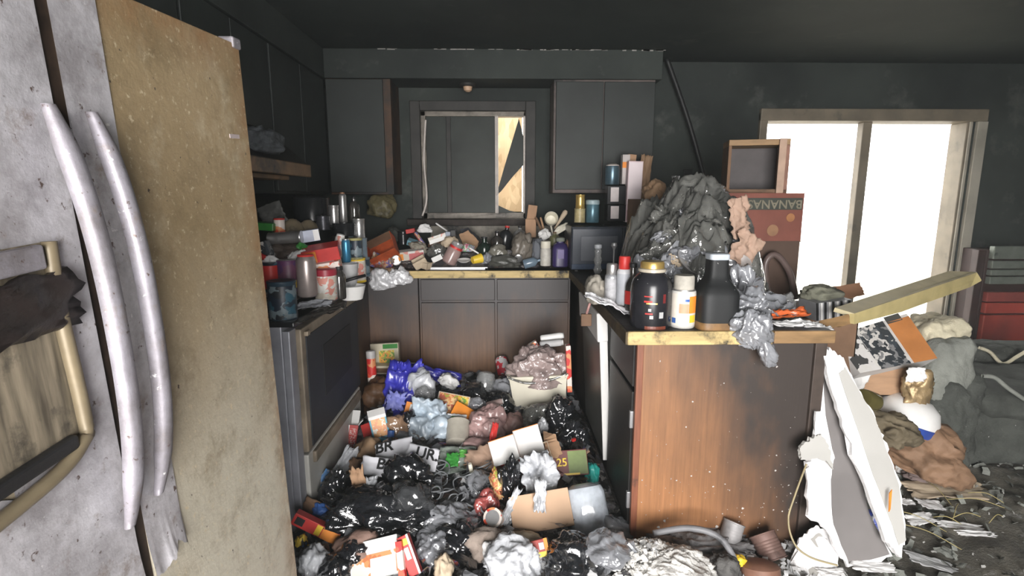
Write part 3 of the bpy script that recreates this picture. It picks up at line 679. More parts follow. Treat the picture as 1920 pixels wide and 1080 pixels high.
# microwave
t = thing('microwave', 'black countertop microwave at far end of peninsula', 'microwave', (PY(1132, 460, 3.42).x, 3.6, .91))
x0, x1 = PY(1071, 460, 3.42).x, PY(1195, 460, 3.42).x
mwm = M('microwave_shell', (.028, .034, .046), .3, var=.3, vs=4)
wp('shell', (x0, x1, 3.43, 3.80, .925, 1.205), mwm, t, .008)
md = wp('door', (x0 + .004, x1 - .10, 3.412, 3.432, .93, 1.195), M('microwave_door', (.038, .046, .062), .28, var=.3, vs=3), t, .006)  # lighter bluish base colour stands in for reflections on the door
wp('door_window', (x0 + .06, x1 - .13, 3.409, 3.414, .985, 1.145), M('microwave_window', (.075, .083, .10), .35, var=.3, vs=4), t, .002, parent=md)
wp('painted_glint', (x0 + .004, x1 - .10, 3.408, 3.413, .93, .965), M('blue_glint', (.04, .06, .10), .25), t, .002, parent=md)  # bluish glint painted as a thin strip along the door bottom
wp('control_panel', (x1 - .098, x1 - .004, 3.412, 3.432, .93, 1.195), mwm, t, .004)
for a in (x0 + .03, x1 - .05): wp('foot', (a, a + .02, 3.45, 3.47, .91, .926), black, t)
#@@ITEMS
# ================================================================== RUBBISH ON THE FLOOR (bed)
def heightfield(name, x0, x1, y0, y1, st, hf, mat):
    nx, ny = int((x1 - x0) / st), int((y1 - y0) / st); v = []; f = []
    for j in range(ny + 1):
        for i in range(nx + 1):
            x, y = x0 + (x1 - x0) * i / nx, y0 + (y1 - y0) * j / ny; v.append((x, y, hf(x, y)))
    for j in range(ny):
        for i in range(nx): a = j * (nx + 1) + i; f.append((a, a + 1, a + nx + 2, a + nx + 1))
    return obj(name, mk(name, v, f, True), mat)
def bed(x, y):
    d = noise.voronoi(Vector((x * 9, y * 9, 1)))[0]; e = noise.voronoi(Vector((x * 26, y * 26, 4)))[0]
    return ground(x, y) + .030 * (d[1] - d[0]) + .012 * (e[1] - e[0]) - .012
def litter_m():
    m, nt, p, L = newmat('trodden_litter'); v = coord(nt)
    vo = nn(nt, 'ShaderNodeTexVoronoi'); vo.inputs['Scale'].default_value = 26; L.new(mixc(nt, .2, v, noi(nt, v, 10)), vo.inputs['Vector'])
    sp = nn(nt, 'ShaderNodeSeparateColor'); L.new(vo.outputs['Color'], sp.inputs[0])
    r = nn(nt, 'ShaderNodeValToRGB'); r.color_ramp.interpolation = 'CONSTANT'; e = r.color_ramp.elements
    cols = [(.03, .03, .033), (.11, .10, .10), (.05, .05, .055), (.2, .17, .15), (.28, .27, .29), (.07, .066, .07), (.42, .39, .37), (.17, .11, .085), (.04, .04, .043)]
    while len(e) < len(cols): e.new(.5)
    for i, q in enumerate(cols): e[i].position = i / len(cols); e[i].color = c4(q)
    L.new(sp.outputs[0], r.inputs[0]); c = mixc(nt, rng(nt, noi(nt, v, 40, 6, .7), .45, .7), r.outputs[0], (.05, .048, .046))
    L.new(c, p.inputs['Base Color']); p.inputs['Roughness'].default_value = .45; L.new(bumpn(nt, noi(nt, v, 70, 6, .7), .8, .01), p.inputs['Normal']); return m
def ashground_m():
    m, nt, p, L = newmat('ash_and_soil'); v = coord(nt)
    c = mixc(nt, rng(nt, noi(nt, v, 5, 8, .7), .38, .62), (.10, .094, .08), (.25, .23, .185))
    c = mixc(nt, rng(nt, noi(nt, coord(nt, loc=(3, 1, 2)), 11, 8, .75), .58, .70), c, (.48, .47, .45)); L.new(c, p.inputs['Base Color'])
    p.inputs['Roughness'].default_value = .95; L.new(bumpn(nt, noi(nt, v, 80, 6, .7), 1., .01), p.inputs['Normal']); return m
o = heightfield('trodden_litter', -.86, .52, 1.2, 3.56, .013, bed, litter_m()); tag(o, 'trampled wet litter and melted plastic covering kitchen floor', 'litter', kind='stuff')
o = heightfield('ash_layer', .45, 4.9, 1.0, 4.15, .026, lambda x, y: bed(x, y) if y < 1.93 or x > 1.2 else -.02, ashground_m()); tag(o, 'grey ash and broken plaster layer over dining side floor', 'ash', kind='stuff')
def bits(name, label, mat, n, size, zone, seed, curl=.5):
    rd = random.Random(seed); mb = MB()
    for i in range(n):
        x, y = rd.uniform(zone[0], zone[1]), rd.uniform(zone[2], zone[3])
        if x > .5 and x < 1.2 and y > 1.93: continue
        s = size * rd.uniform(.35, 1.3); z = ground(x, y) + rd.uniform(.0, .02)
        m = Matrix.Translation((x, y, z)) @ Euler((rd.uniform(-1, 1), rd.uniform(-1, 1), rd.uniform(0, 6.3))).to_matrix().to_4x4()
        a, b, c = s, s * rd.uniform(.3, .8), s * curl * rd.uniform(.1, .5)
        v = [(-a, -b, 0), (0, -b * 1.1, c), (a, -b * .7, 0), (a * .9, b, c * .4), (0, b * .8, c * 1.3), (-a * .8, b, 0)]
        mb.add(v, [(0, 1, 4, 5), (1, 2, 3, 4)], m)
    o = obj(name, mb.mesh(name), mat); tag(o, label, 'litter', kind='stuff')
K = (-.8, .48, 1.45, 3.5); D = (1.22, 3.2, 1.3, 3.2)
bits('plastic_scraps', 'small black plastic scraps strewn over kitchen floor', bag_black, 350, .035, K, 1, 1.)
bits('paper_scraps', 'small pale paper scraps strewn over kitchen floor', paper_g, 520, .026, K, 2, .8)
bits('card_scraps', 'small brown cardboard scraps strewn over kitchen floor', burlap, 200, .028, K, 3, .6)
bits('film_scraps', 'small smoky film scraps strewn over kitchen floor', bag_grey, 700, .04, K, 4, 1.)
bits('plaster_crumbs', 'white plaster crumbs strewn over dining side floor', gyp_face, 420, .009, D, 5, .8)
bits('ash_flakes', 'dark ash flakes strewn over dining side floor', foam, 900, .025, D, 6, .8)
bits('coloured_scraps', 'small coloured wrapper scraps strewn over kitchen floor', mix_pr, 130, .03, K, 8, .7)

# ================================================================== STOVE TOP
def heap(name, label, b, h, mat, seed):
    x0, x1, y0, y1, z0 = b
    def hf(x, y):
        u, v_ = (x - x0) / (x1 - x0), (y - y0) / (y1 - y0); e = min(1, 5 * min(u, 1 - u)) * min(1, 5 * min(v_, 1 - v_)); d = noise.voronoi(Vector((x * 12, y * 12, seed)))[0]
        return z0 + .004 + e * h * (.7 + .5 * noise.noise(Vector((x * 5, y * 5, seed)))) + e * .03 * (d[1] - d[0])
    return tag(heightfield(name, x0, x1, y0, y1, .015, hf, mat), label, 'debris', kind='stuff')
heap('charred_heap', 'charred heap of small rubbish under the cans on stove top', (-1.5, -.95, 2.1, 2.9, .915), .07, litter_m(), 3)
heap('charred_heap', 'charred heap of small rubbish filling back counter and sink', (-.95, .45, 3.62, 4.17, .91), .10, litter_m(), 5)
heap('charred_heap', 'charred heap of small rubbish under film on peninsula', (.52, 1.18, 2.12, 3.1, .91), .07, litter_m(), 9)
pur = PR('purple_yellow_print', [(.10, .03, .09), (.07, .03, .10), (.12, .04, .08)], 20, .3)
round_item('soda_can', 'tall silver can with red top standing on stove front', 'can', 575, 517, 36, 80, 2.22, SODA(M('silver_can', (.42, .36, .34), .32, .6, var=.3, soot=.18), redonly))
round_item('paint_jar', 'dark teal labelled jar standing on front stove corner', 'jar', 530, 564, 52, 78, 2.10, TIN(M('dark_blue_can', (.025, .05, .075), .4, soot=.3), blue_pr, black))
round_item('food_tin', 'purple and yellow tin behind silver can on stove', 'tin', 541, 516, 40, 58, 2.30, [('body', pur, [(.95, 0), (1, .02), (1, .97), (.95, 1)]), ('label_band', yellow, [(1.005, .12), (1.015, .13), (1.015, .36), (1.005, .37)]), ('lid', tin, [(.9, .99), (.88, 1.01), (.3, 1.01)])])
round_item('food_tin', 'red and blue tin against refrigerator edge on stove', 'tin', 508, 518, 34, 55, 2.28, TIN(blue_pr, redonly))
wad('napkin_wad', 'white paper wad on top of red and blue tin', 'paper', 508, 492, 34, 22, 2.3, paper, 11, .05)
round_item('food_jar', 'glass jar with red lid at middle of stove front', 'jar', 611, 533, 40, 60, 2.36, [('body', pale_pr, [(.85, 0), (1, .04), (1, .78), (.92, .82)]), ('lid', M('dark_red_lid', (.34, .03, .05), .4, soot=.15), [(.97, .78), (1.04, .8), (1.04, .98), (.95, 1)])])
round_item('food_jar', 'dark glass jar right of red lidded jar on stove', 'jar', 636, 530, 24, 62, 2.40, JAR(glass_dk, black))
box_item('food_box', 'bright red food box lying high on stove cans', 'box', 603, 474, 66, 26, 2.44, .10, (12, -9, 12), redonly, [('front_print', orange, .02, .1, .38, .9), ('side_print', M('pale_orange', (.8, .34, .16), .5), .04, .2, .2, .8)])
box_item('food_box', 'red and orange food box beneath bright red box on stove', 'box', 603, 500, 70, 22, 2.42, .10, (10, -8, 10), red_pr, [('front_print', food_pr, .03, .08, .42, .92)])
wad('napkin_wad', 'white paper napkin beside red box on stove', 'paper', 557, 482, 42, 22, 2.4, paper, 12, .06, (0, -22, 0))
t = round_item('mug', 'grey white mug with dark handle at stove corner', 'mug', 655, 515, 34, 42, 2.62, CUP(M('mug_grey', (.5, .5, .5), .4, soot=.25)))
obj('handle', tube('handle', smoothpath([(-.03, -.05, .02), (.0, -.075, .035), (.05, -.07, .05), (.085, -.03, .055)]), .008), black, t)
round_item('bowl', 'small white bowl below grey mug on stove edge', 'bowl', 660, 548, 50, 26, 2.55, CUP(white_pl))
round_item('margarine_tub', 'white and brown tub at far stove corner', 'tub', 668, 506, 36, 46, 2.75, TIN(yellow, pale_pr, white_pl))
round_item('food_tin', 'silver ribbed tin lying on its side on stove pile', 'tin', 535, 446, 24, 62, 2.45, TIN(tin), (0, 86, 0))
box_item('pill_box', 'small white and blue box on stove pile', 'box', 580, 442, 36, 22, 2.5, .05, (0, -8, 20), M('pale_blue_card', (.5, .54, .66), .5, soot=.1), [('end_panel', white_pl, .7, .05, .98, .95)])
round_item('spice_tin', 'small red and yellow spice tin standing at back of stove pile', 'tin', 524, 424, 20, 30, 2.55, TIN(redonly, red_pr, tin))
box_item('food_box', 'green flat box against refrigerator at back of stove', 'box', 500, 424, 40, 14, 2.55, .1, (0, 4, 0), green_pl)
round_item('bowl', 'tan upturned bowl at back of stove pile', 'bowl', 548, 424, 46, 28, 2.65, [('body', M('tan_bowl', (.25, .2, .13), .5, soot=.3), [(1, 0), (.97, .2), (.75, .65), (.35, .95), (.1, 1)])])
round_item('bowl', 'second tan upturned bowl right of the first on stove pile', 'bowl', 578, 424, 40, 24, 2.72, [('body', M('tan_bowl', (.2, .2, .2)), [(1, 0), (.97, .2), (.75, .65), (.35, .95), (.1, 1)])])
leaf('grey_cone', 'grey conical sheet leaning at back of stove beside refrigerator', 'sheet', 510, 402, 46, 40, 2.6, M('grey_sheet', (.09, .09, .085), .6), 21, (0, -20, 0), .01, .003)
wad('burnt_bag', 'burnt brown bag under ribbed tin on stove pile', 'bag', 540, 473, 96, 34, 2.5, M('burnt_brown_bag', (.07, .05, .04), .6, soot=.2, bump=.6), 14, .2)
wad('green_wrapper', 'green wrapper scrap on stove pile', 'wrapper', 566, 464, 24, 18, 2.45, green_pl, 15, .05)
box_item('domino_box', 'black and white dotted box leaning by refrigerator on stove', 'box', 500, 470, 18, 36, 2.35, .04, (0, -20, 0), bw_pr)
round_item('red_marker', 'dark red stick lying by refrigerator on stove', 'stick', 505, 488, 10, 44, 2.3, SODA(redonly, redonly), (0, 120, 0))
# stacks at the far corner of the stove
round_item('spray_can', 'tall shiny silver tube standing highest in stove corner', 'can', 643, 390, 14, 54, 2.85, [('body', tin, [(.9, 0), (1, .02), (1, .9), (.8, .97), (.5, 1)]), ('cap', M('brown_cap', (.3, .15, .08), .5), [(.6, .97), (.6, 1.03), (.4, 1.04)])])
round_item('food_tin', 'ribbed silver tin left of tall tube in stove corner', 'tin', 626, 403, 18, 36, 2.8, TIN(tin))
round_item('glass_bottle', 'dark bottle right of tall tube in stove corner', 'bottle', 664, 392, 20, 46, 2.9, BOTTLE(glass_dk, black))
round_item('food_tin', 'dented silver tin at top of right hand stack in stove corner', 'tin', 673, 428, 22, 36, 2.82, TIN(tin, None, gold))
round_item('food_tin', 'silver blue tin in middle of right hand stack in stove corner', 'tin', 677, 466, 24, 40, 2.82, TIN(M('blue_grey_tin', (.25, .32, .38), .35, .5, soot=.3), None))
round_item('food_tin', 'blue grey tin at bottom of right hand stack in stove corner', 'tin', 682, 500, 24, 36, 2.85, TIN(M('blue_grey_tin', (.2, .2, .2)), blue_pr))
round_item('food_tin', 'yellow and blue tin beside right hand stack in stove corner', 'tin', 667, 466, 26, 40, 2.72, TIN(M('olive_tin', (.35, .32, .14), .4, soot=.3), blue_pr, gold))
round_item('paper_tube', 'white tilted paper tube in stove corner', 'tube', 634, 466, 18, 54, 2.66, SODA(pale_pr, white_pl), (0, 14, 0))
round_item('spray_can', 'blue metallic can between paper tube and yellow tin', 'can', 649, 470, 16, 44, 2.64, SODA(M('metal_blue', (.06, .25, .42), .3, .5, soot=.2), tin))
t = round_item('saucepan', 'black saucepan among the stacked tins in stove corner', 'saucepan', 646, 430, 44, 24, 2.8, [('body', black_gl, [(.85, 0), (.95, .04), (1, .95), (1.04, 1), (.96, .98), (.9, .1), (.1, .06)])])
obj('handle', tube('handle', [(-.05, -.02, .05), (-.12, -.05, .06), (-.19, -.06, .065)], .007), black, t)
round_item('glass_jar', 'black smoked jar under saucepan in stove corner', 'jar', 640, 448, 36, 26, 2.85, JAR(glass_dk, black))
round_item('coffee_can', 'dark blue can with rusty mark under tall stove stack', 'can', 652, 446, 26, 26, 2.86, TIN(blue_pl, blue_pr))
round_item('stock_pot', 'blackened stock pot at back of stove under cabinet', 'pot', 584, 392, 66, 44, 2.85, [('body', black_gl, [(.9, 0), (.97, .03), (1, .94), (1.03, .97), (1, 1), (.3, 1.04), (.06, 1.05)])])
round_item('food_tin', 'small dark tin in front of stock pot', 'tin', 606, 418, 26, 26, 2.75, TIN(M('dark_tin', (.06, .06, .07), .35, .5, soot=.3)))
leaf('plastic_strip', 'crumpled pale blue film on stove front edge', 'film', 590, 570, 66, 22, 2.12, bag_grey, 31, (-60, -6, 0), .012, .0015)
leaf('plastic_strip', 'long melted dark film along stove front edge', 'film', 590, 588, 120, 22, 2.08, glass_dk, 32, (-70, -18, 0), .015, .002)
wad('melted_lump', 'melted yellowish lump hanging under corner wall cabinet', 'debris', 716, 384, 50, 44, 3.97, M('melted_lump', (.14, .12, .06), .4, soot=.35, ss=12, bump=.6), 16, .15, (0, 12, 0))

# ================================================================== BACK COUNTER
YC = 3.72
box_item('food_carton', 'open orange and red carton tray at left of back counter', 'carton', 716, 466, 54, 22, 3.62, .16, (48, -26, 0), M('orange_red_card', (.62, .12, .04), .5, var=.5, vs=14, soot=.12), (), 'top', inner=kraft_d)
leaf('snack_packet', 'crumpled purple brown snack packet at left counter end', 'packet', 716, 492, 42, 30, 3.58, mix_pr, 41, (-20, 20, 0), .03, .006, up=True)
round_item('food_tin', 'empty silver tin lying open towards viewer by foil', 'tin', 743, 489, 19, 24, 3.6, [('body', tin, [(.9, 0), (1, .03), (1, .95), (1.03, 1), (.92, .98), (.88, .1), (.1, .08)])], (80, 0, 10))
wad('foil_wad', 'crumpled aluminium foil hanging over left counter edge', 'foil', 714, 523, 46, 38, 3.46, foil, 17, .1, (0, -10, 0), .4, 2., .3)
wad('foil_wad', 'smaller crumpled foil ball right of hanging foil', 'foil', 750, 517, 36, 30, 3.47, foil, 18, .09, (0, 0, 0), .4, 2., .3)
leaf('paper_towel', 'brown stained paper towel lying over foil on counter', 'paper', 716, 507, 44, 12, 3.5, burlap, 42, (-40, 0, 0), .01)
round_item('pill_bottle', 'orange red cap at corner where stove meets counter', 'cap', 686, 505, 12, 12, 3.4, TIN(redonly, None, redonly))
box_item('blister_pack', 'small red blister box high on counter pile', 'box', 770, 433, 17, 8, 3.85, .04, (0, -10, 0), redonly)
wad('tissue', 'white crumpled tissue high on counter pile', 'tissue', 796, 428, 28, 15, 3.85, paper, 19, .06)
round_item('plastic_straw', 'white plastic stick leaning in counter pile', 'stick', 828, 426, 3.2, 26, 3.9, SODA(white_pl, white_pl), (0, -55, 0))
box_item('food_box', 'pink white and orange box on counter pile', 'box', 771, 477, 48, 17, 3.66, .07, (10, -6, 8), pale_pr, [('side_print', M('pink_red_card', (.62, .16, .16), .5, soot=.1), .42, .05, .98, .75), ('end_print', orange, .0, .1, .2, .8)])
box_item('egg_carton', 'beige moulded carton tipped at counter front', 'carton', 787, 492, 26, 16, 3.57, .06, (20, -28, 10), kraft_p, (), 'top', flaps=(('f', .02, 140),))
box_item('egg_carton', 'beige torn carton half beside tipped beige carton', 'carton', 799, 498, 16, 12, 3.56, .05, (0, 12, -30), kraft_p, (), 'top', flaps=(('r', .02, 60),))
wad('twisted_rag', 'grey beige twisted rag curling over counter pile', 'rag', 786, 462, 36, 16, 3.72, M('dirty_rag', (.34, .31, .25), .9, soot=.25, bump=.7), 20, .08, (0, 20, 0))
box_item('food_box', 'long white carton with small print on counter pile', 'box', 820, 447, 34, 13, 3.74, .05, (0, -18, 10), pale_pr, [('front_panel', white_pl, .03, .05, .97, .6)])
box_item('tea_box', 'teal blue flat box on counter pile', 'box', 777, 456, 26, 10, 3.76, .05, (20, 18, 0), M('teal_card', (.16, .32, .38), .5, soot=.2))
round_item('pen_bundle', 'dark striped tube leaning in counter pile', 'tube', 787, 448, 7, 32, 3.74, SODA(mix_pr, black), (0, -35, 0))
box_item('match_box', 'small grey blue box upright on counter pile', 'box', 840, 441, 9, 13, 3.74, .03, (0, 4, 0), M('grey_blue_card', (.3, .33, .4), .5))
box_item('lighter_box', 'small black box upright on counter pile', 'box', 850, 439, 9, 15, 3.74, .03, (0, -4, 0), black)
wad('paper_wad', 'beige crushed paper in middle of counter pile', 'paper', 844, 453, 32, 20, 3.7, kraft_p, 22, .07)
round_item('plastic_jar', 'clear tilted plastic jar with red band on counter', 'jar', 850, 474, 28, 44, 3.62, [('body', M('pinkish_clear', (.38, .26, .24), .2, var=.3, soot=.12), [(.8, 0), (1, .06), (1, .6), (.85, .72), (.8, .74)]), ('label_band', redonly, [(.83, .70), (.9, .71), (.88, .8), (.8, .81)]), ('lid', clear_pl, [(.8, .8), (.84, .82), (.8, .98), (.7, 1)])], (0, 28, 0))
round_item('yellow_cup', 'yellow plastic cup lying at counter front', 'cup', 894, 486, 18, 19, 3.58, CUP(yellow), (0, 80, 30))
box_item('foam_piece', 'small white foam block at counter front', 'foam', 820, 484, 20, 10, 3.58, .05, (0, -25, 0), white_pl)
round_item('paper_plate', 'white paper plate edge on counter front', 'plate', 870, 489, 26, 4, 3.58, [('body', white_pl, [(.6, 0), (.7, .2), (1, .9), (1, 1), (.68, .4), (.1, .3)])], (10, 0, 0))
board('cardboard_flap', 'tan cardboard flap standing in counter pile', 'cardboard', [(860, 440, 3.85), (878, 432, 3.86), (898, 452, 3.82), (892, 470, 3.78), (868, 458, 3.8)], .004, kraft)
board('baking_sheet', 'dark grey baking sheet standing behind counter pile', 'baking sheet', [(862, 430, 3.98), (878, 427, 3.99), (905, 450, 3.95), (900, 475, 3.9), (868, 452, 3.95)], .006, M('dark_sheet', (.10, .10, .11), .35, .6))
wad('wrapper', 'multicoloured wrapper scrap beside clear jar', 'wrapper', 876, 464, 26, 14, 3.66, PR('candy_print', [(.1, .3, .12), (.5, .12, .2), (.3, .4, .5), (.6, .55, .5)], 60, .1), 23, .06)
round_item('plastic_fork', 'white plastic fork on counter pile', 'fork', 889, 470, 3, 20, 3.6, SODA(white_pl, white_pl), (0, -58, 0))
round_item('glass_bottle', 'dark green domed bottle in middle of counter', 'bottle', 908, 462, 26, 36, 3.68, BOTTLE(M('dark_green_glass', (.012, .022, .016), .15, var=.2), black, neck=.4, sh=.5))
wad('foil_scrap', 'small crumpled silver scrap beside yellow cup', 'foil', 913, 484, 20, 20, 3.6, bag_grey, 24, .05)
round_item('glass_bottle', 'brown upright bottle behind grey crushed bottles', 'bottle', 932, 456, 24, 46, 3.78, BOTTLE(glass_dk, black))
round_item('glass_bottle', 'dark bottle with red spot at back of counter', 'bottle', 948, 444, 26, 42, 3.85, BOTTLE(black_gl, redonly), (0, 10, 0))
round_item('plastic_bottle', 'clear round bottle near window sill right end', 'bottle', 975, 440, 24, 32, 3.9, BOTTLE(clear_pl, black))
wad('crushed_bottle', 'crushed greyish plastic bottle with dull red mark', 'bottle', 934, 474, 34, 34, 3.64, M('grey_pet', (.18, .17, .14), .25, var=.4, soot=.15), 25, .09, (0, 8, 0), .25, 1.2, .3)
wad('crushed_bottle', 'long crushed dark grey bag at counter front', 'bag', 949, 489, 60, 22, 3.58, M('dark_grey_bag', (.09, .09, .08), .35, var=.5, bump=.4), 26, .1, (0, 3, 0))
wad('crushed_bottle', 'tall crushed grey brown bag on counter', 'bag', 980, 462, 38, 50, 3.66, M('grey_brown_bag', (.20, .175, .145), .3, var=.5, soot=.1, bump=.3), 27, .1, (0, 6, 0), .25, 1.3, .3)
round_item('tin_saucer', 'shiny round tin saucer below tall crushed bag', 'saucer', 972, 485, 15, 6, 3.56, [('body', tin, [(.9, 0), (1, .3), (1, 1), (.8, .8), (.2, .8)])], (60, 0, 0))
round_item('plastic_bottle', 'blue clear bottle with red cap lying at counter front', 'bottle', 1000, 491, 18, 38, 3.58, BOTTLE(M('blue_clear', (.16, .22, .28), .15, var=.3), redonly, sh=.5), (0, 75, 0))
round_item('food_canister', 'tall white sooty canister at right end of back counter', 'canister', 1023, 475, 20, 46, 3.57, [('body', M('sooty_white', (.62, .59, .53), .5, var=.3, vs=30, soot=.16, ss=20), [(.95, 0), (1, .02), (1, .66), (.9, .70), (.88, .74)]), ('lid', tan_pl, [(.92, .72), (.95, .74), (.95, .98), (.85, 1)])])
t = round_item('detergent_jug', 'dark purple plastic jug beside white canister', 'jug', 1050, 473, 30, 54, 3.58, [('body', M('purple_plastic', (.045, .03, .12), .35, var=.4, soot=.15), [(.85, 0), (1, .04), (1, .62), (.8, .78), (.45, .84), (.42, .9)]), ('cap', M('grey_green_cap', (.2, .22, .18), .5), [(.5, .88), (.55, .9), (.55, 1), (.4, 1.02)])], sq=4.)
obj('label', boxm('label', -.02, .02, -.058, -.054, .06, .12), M('purple_label', (.16, .12, .3), .4), t)
wad('folded_cloth', 'grey folded cloth between crushed bag and canister', 'cloth', 1008, 468, 26, 40, 3.66, M('grey_cloth', (.15, .16, .18), .8, bump=.4), 28, .08)
def cutboard(px, py, wd, h, Y, rot, label): return box_item('cutting_board', label, 'cutting board', px, py, wd, h, Y, .018, rot, M('board_wood', (.42, .24, .13), .6, var=.3, vs=8, soot=.15, grain=(6, 1, .7)))
cutboard(997, 402, 17, 34, 3.95, (-6, 8, 0), 'small wooden board standing below window corner'); cutboard(995, 428, 20, 34, 3.92, (-4, 0, 0), 'lower wooden board standing beside utensils')
t = round_item('ladle', 'round beige ladle bowl standing among utensils', 'ladle', 1033, 412, 26, 22, 3.88, [('bowl', tan_pl, [(.3, 0), (.8, .25), (1, .7), (.97, 1), (.9, .95), (.7, .4), (.1, .25)])], (70, 0, 0))
obj('handle', tube('handle', [(0, -.04, .03), (.02, -.14, .02), (.03, -.22, 0)], .007), tan_pl, t)
round_item('wooden_spoon', 'pale curved horn shaped spatula right of ladle', 'spatula', 1051, 412, 10, 40, 3.86, [('blade', kraft_p, [(.3, 0), (.5, .3), (.9, .7), (1, .9), (.6, 1)])], (0, 32, 0))
round_item('wooden_spoon', 'brown handle leaning left of ladle', 'spoon', 1012, 424, 5, 36, 3.88, SODA(kraft_d, kraft_d), (0, -25, 0)); round_item('wooden_spoon', 'second brown handle leaning beside the first', 'spoon', 1018, 424, 4, 34, 3.87, SODA(kraft, kraft), (0, -16, 0))
wad('white_scrap', 'white crumpled scrap below the utensils', 'scrap', 1020, 440, 22, 18, 3.75, white_pl, 29, .05, (0, -30, 0)); wad('white_scrap', 'long beige white scrap right of the utensils', 'scrap', 1052, 428, 30, 12, 3.76, tan_pl, 30, .05, (0, -32, 0))
round_item('plastic_bottle', 'small olive bottle behind purple jug', 'bottle', 1040, 448, 20, 26, 3.72, BOTTLE(M('olive_plastic', (.13, .13, .06), .4, soot=.2), kraft_d)); wad('brown_scrap', 'brown scrap squeezed between jug and microwave', 'scrap', 1065, 470, 10, 44, 3.6, kraft_d, 33, .05)
round_item('food_tin', 'small sooty tin at back corner left of window', 'tin', 756, 446, 22, 24, 3.9, TIN(black_gl, None, steel)); wad('rag', 'dark rag in back corner of counter', 'rag', 735, 440, 40, 24, 3.95, char_fab, 34, .15)
wad('plastic_bag', 'small clear bag scrap on counter beside tipped cartons', 'bag', 820, 470, 36, 22, 3.66, bag_clear, 35, .08); wad('rag', 'brown greasy rag behind clear jar on counter', 'rag', 826, 460, 50, 18, 3.78, kraft_d, 36, .1)

# ================================================================== ON AND AROUND THE MICROWAVE
YM = 3.6
round_item('spray_can', 'yellow topped tin on left end of microwave', 'tin', 1087, 404, 21, 26, YM, TIN(M('yellow_white_tin', (.5, .42, .22), .4, var=.5, vs=20, soot=.2), None, gold)); round_item('spray_can', 'small gold tin stacked on yellow topped tin', 'tin', 1088, 378, 18, 26, YM, TIN(gold))
round_item('food_canister', 'teal grey canister with pale lid on microwave', 'canister', 1111, 396, 25, 42, YM, [('body', M('teal_canister', (.10, .20, .25), .3, .3, var=.4, soot=.2), [(.95, 0), (1, .02), (1, .8), (.95, .83)]), ('lid', M('pale_teal', (.35, .45, .48), .4), [(1.02, .8), (1.04, .82), (1.04, .96), (.9, 1)])])
def stacktub(py, h, lab): return box_item('plastic_tub', lab, 'tub', 1153, py, 34, h, YM, .1, (0, 0, 0), black_gl, [('label', M('pinkish_label', (.62, .56, .55), .5, soot=.1), .18, .15, .62, .92)])
stacktub(399, 30, 'black lower tub with pink label on microwave'); stacktub(366, 34, 'black upper tub with white label on microwave')
round_item('food_canister', 'blue metal canister on top of stacked tubs', 'canister', 1148, 327, 27, 38, YM, [('body', M('blue_steel', (.10, .16, .2), .3, .5, var=.4, soot=.25), [(.95, 0), (1, .03), (1, .82), (.95, .9)]), ('lid', M('torn_pale_lid', (.5, .45, .42), .6, soot=.2), [(.95, .88), (.9, .95), (.5, 1.02), (.2, 1)])])
box_item('cereal_box', 'tall pinkish white carton upright on microwave', 'carton', 1187, 360, 27, 112, YM - .02, .07, (0, 1.5, 0), M('pink_white_card', (.74, .58, .60), .5, var=.15, vs=9, soot=.05), [('front_panel', M('pale_pink_card', (.82, .72, .74), .5, var=.12, vs=8), .05, .3, .95, .98), ('lower_panel', M('dusky_pink', (.52, .33, .36), .5, var=.2), .05, .03, .95, .2)])
box_item('cereal_box', 'orange and white carton behind tall pink carton', 'carton', 1172, 318, 14, 54, YM + .05, .06, (0, 0, 0), M('white_brown_card', (.55, .5, .48), .5, soot=.15), [('band', orange, .0, .55, 1, .75)]); box_item('cereal_box', 'torn brown cardboard flap above tall pink carton', 'carton', 1183, 305, 16, 30, YM + .08, .03, (0, 6, 0), kraft)
leaf('paper_bag', 'torn upright brown paper bag right of pink carton', 'bag', 1208, 335, 22, 86, YM + .03, burlap, 43, (0, 5, 0), .02, .003, .12)
box_item('carton', 'smoked carton standing behind film heap on peninsula', 'carton', 1236, 424, 96, 100, 3.05, .34, (0, 0, 0), kraft_d)
wad('paper_bag', 'crumpled brown paper bag on carton behind film heap', 'bag', 1228, 358, 44, 40, 3.05, burlap, 44, .14); round_item('glass_bottle', 'dark round glass bottle standing on carton behind film heap', 'bottle', 1266, 352, 24, 44, 3.05, BOTTLE(glass_dk, clear_pl, neck=.5, sh=.5))
tag(wbox('wall_socket', (PY(1290, 332, 4.19).x - .035, PY(1290, 332, 4.19).x + .035, 4.188, 4.2, PY(1290, 332, 4.19).z - .06, PY(1290, 332, 4.19).z + .06), black, .004), 'blackened wall socket right of wall cabinet', 'socket')
box_item('food_box', 'small red and orange box right of microwave', 'box', 1201, 436, 26, 18, 3.1, .05, (0, 22, 0), pale_pr, [('corner_print', redonly, .6, .0, 1, .8), ('mark', orange, .25, .2, .55, .7)])
leaf('paper_scrap', 'white triangular paper scrap beside microwave', 'paper', 1188, 453, 20, 26, 3.0, paper, 45, (0, 30, 0), .006, .0015, .3); leaf('paper_scrap', 'grey folded paper scrap below white triangular scrap', 'paper', 1190, 470, 30, 14, 2.95, paper_g, 46, (-20, 20, 0), .01)
round_item('plastic_bottle', 'twisted clear plastic bottle in front of microwave', 'bottle', 1121, 485, 20, 56, 3.0, [('body', clear_pl, [(.5, 0), (.8, .1), (.55, .3), (.8, .45), (.5, .6), (.7, .75), (.5, .85)]), ('cap', M('glass_cap', (.5, .52, .55), .2), [(.6, .84), (.7, .86), (.7, .97), (.3, 1)])]); round_item('faucet_stick', 'thin silver utensil with round head before microwave', 'utensil', 1151, 478, 12, 46, 2.9, [('body', steel, [(.3, 0), (.3, .7), (.5, .78), (1, .88), (.8, .98), (.3, 1)])])
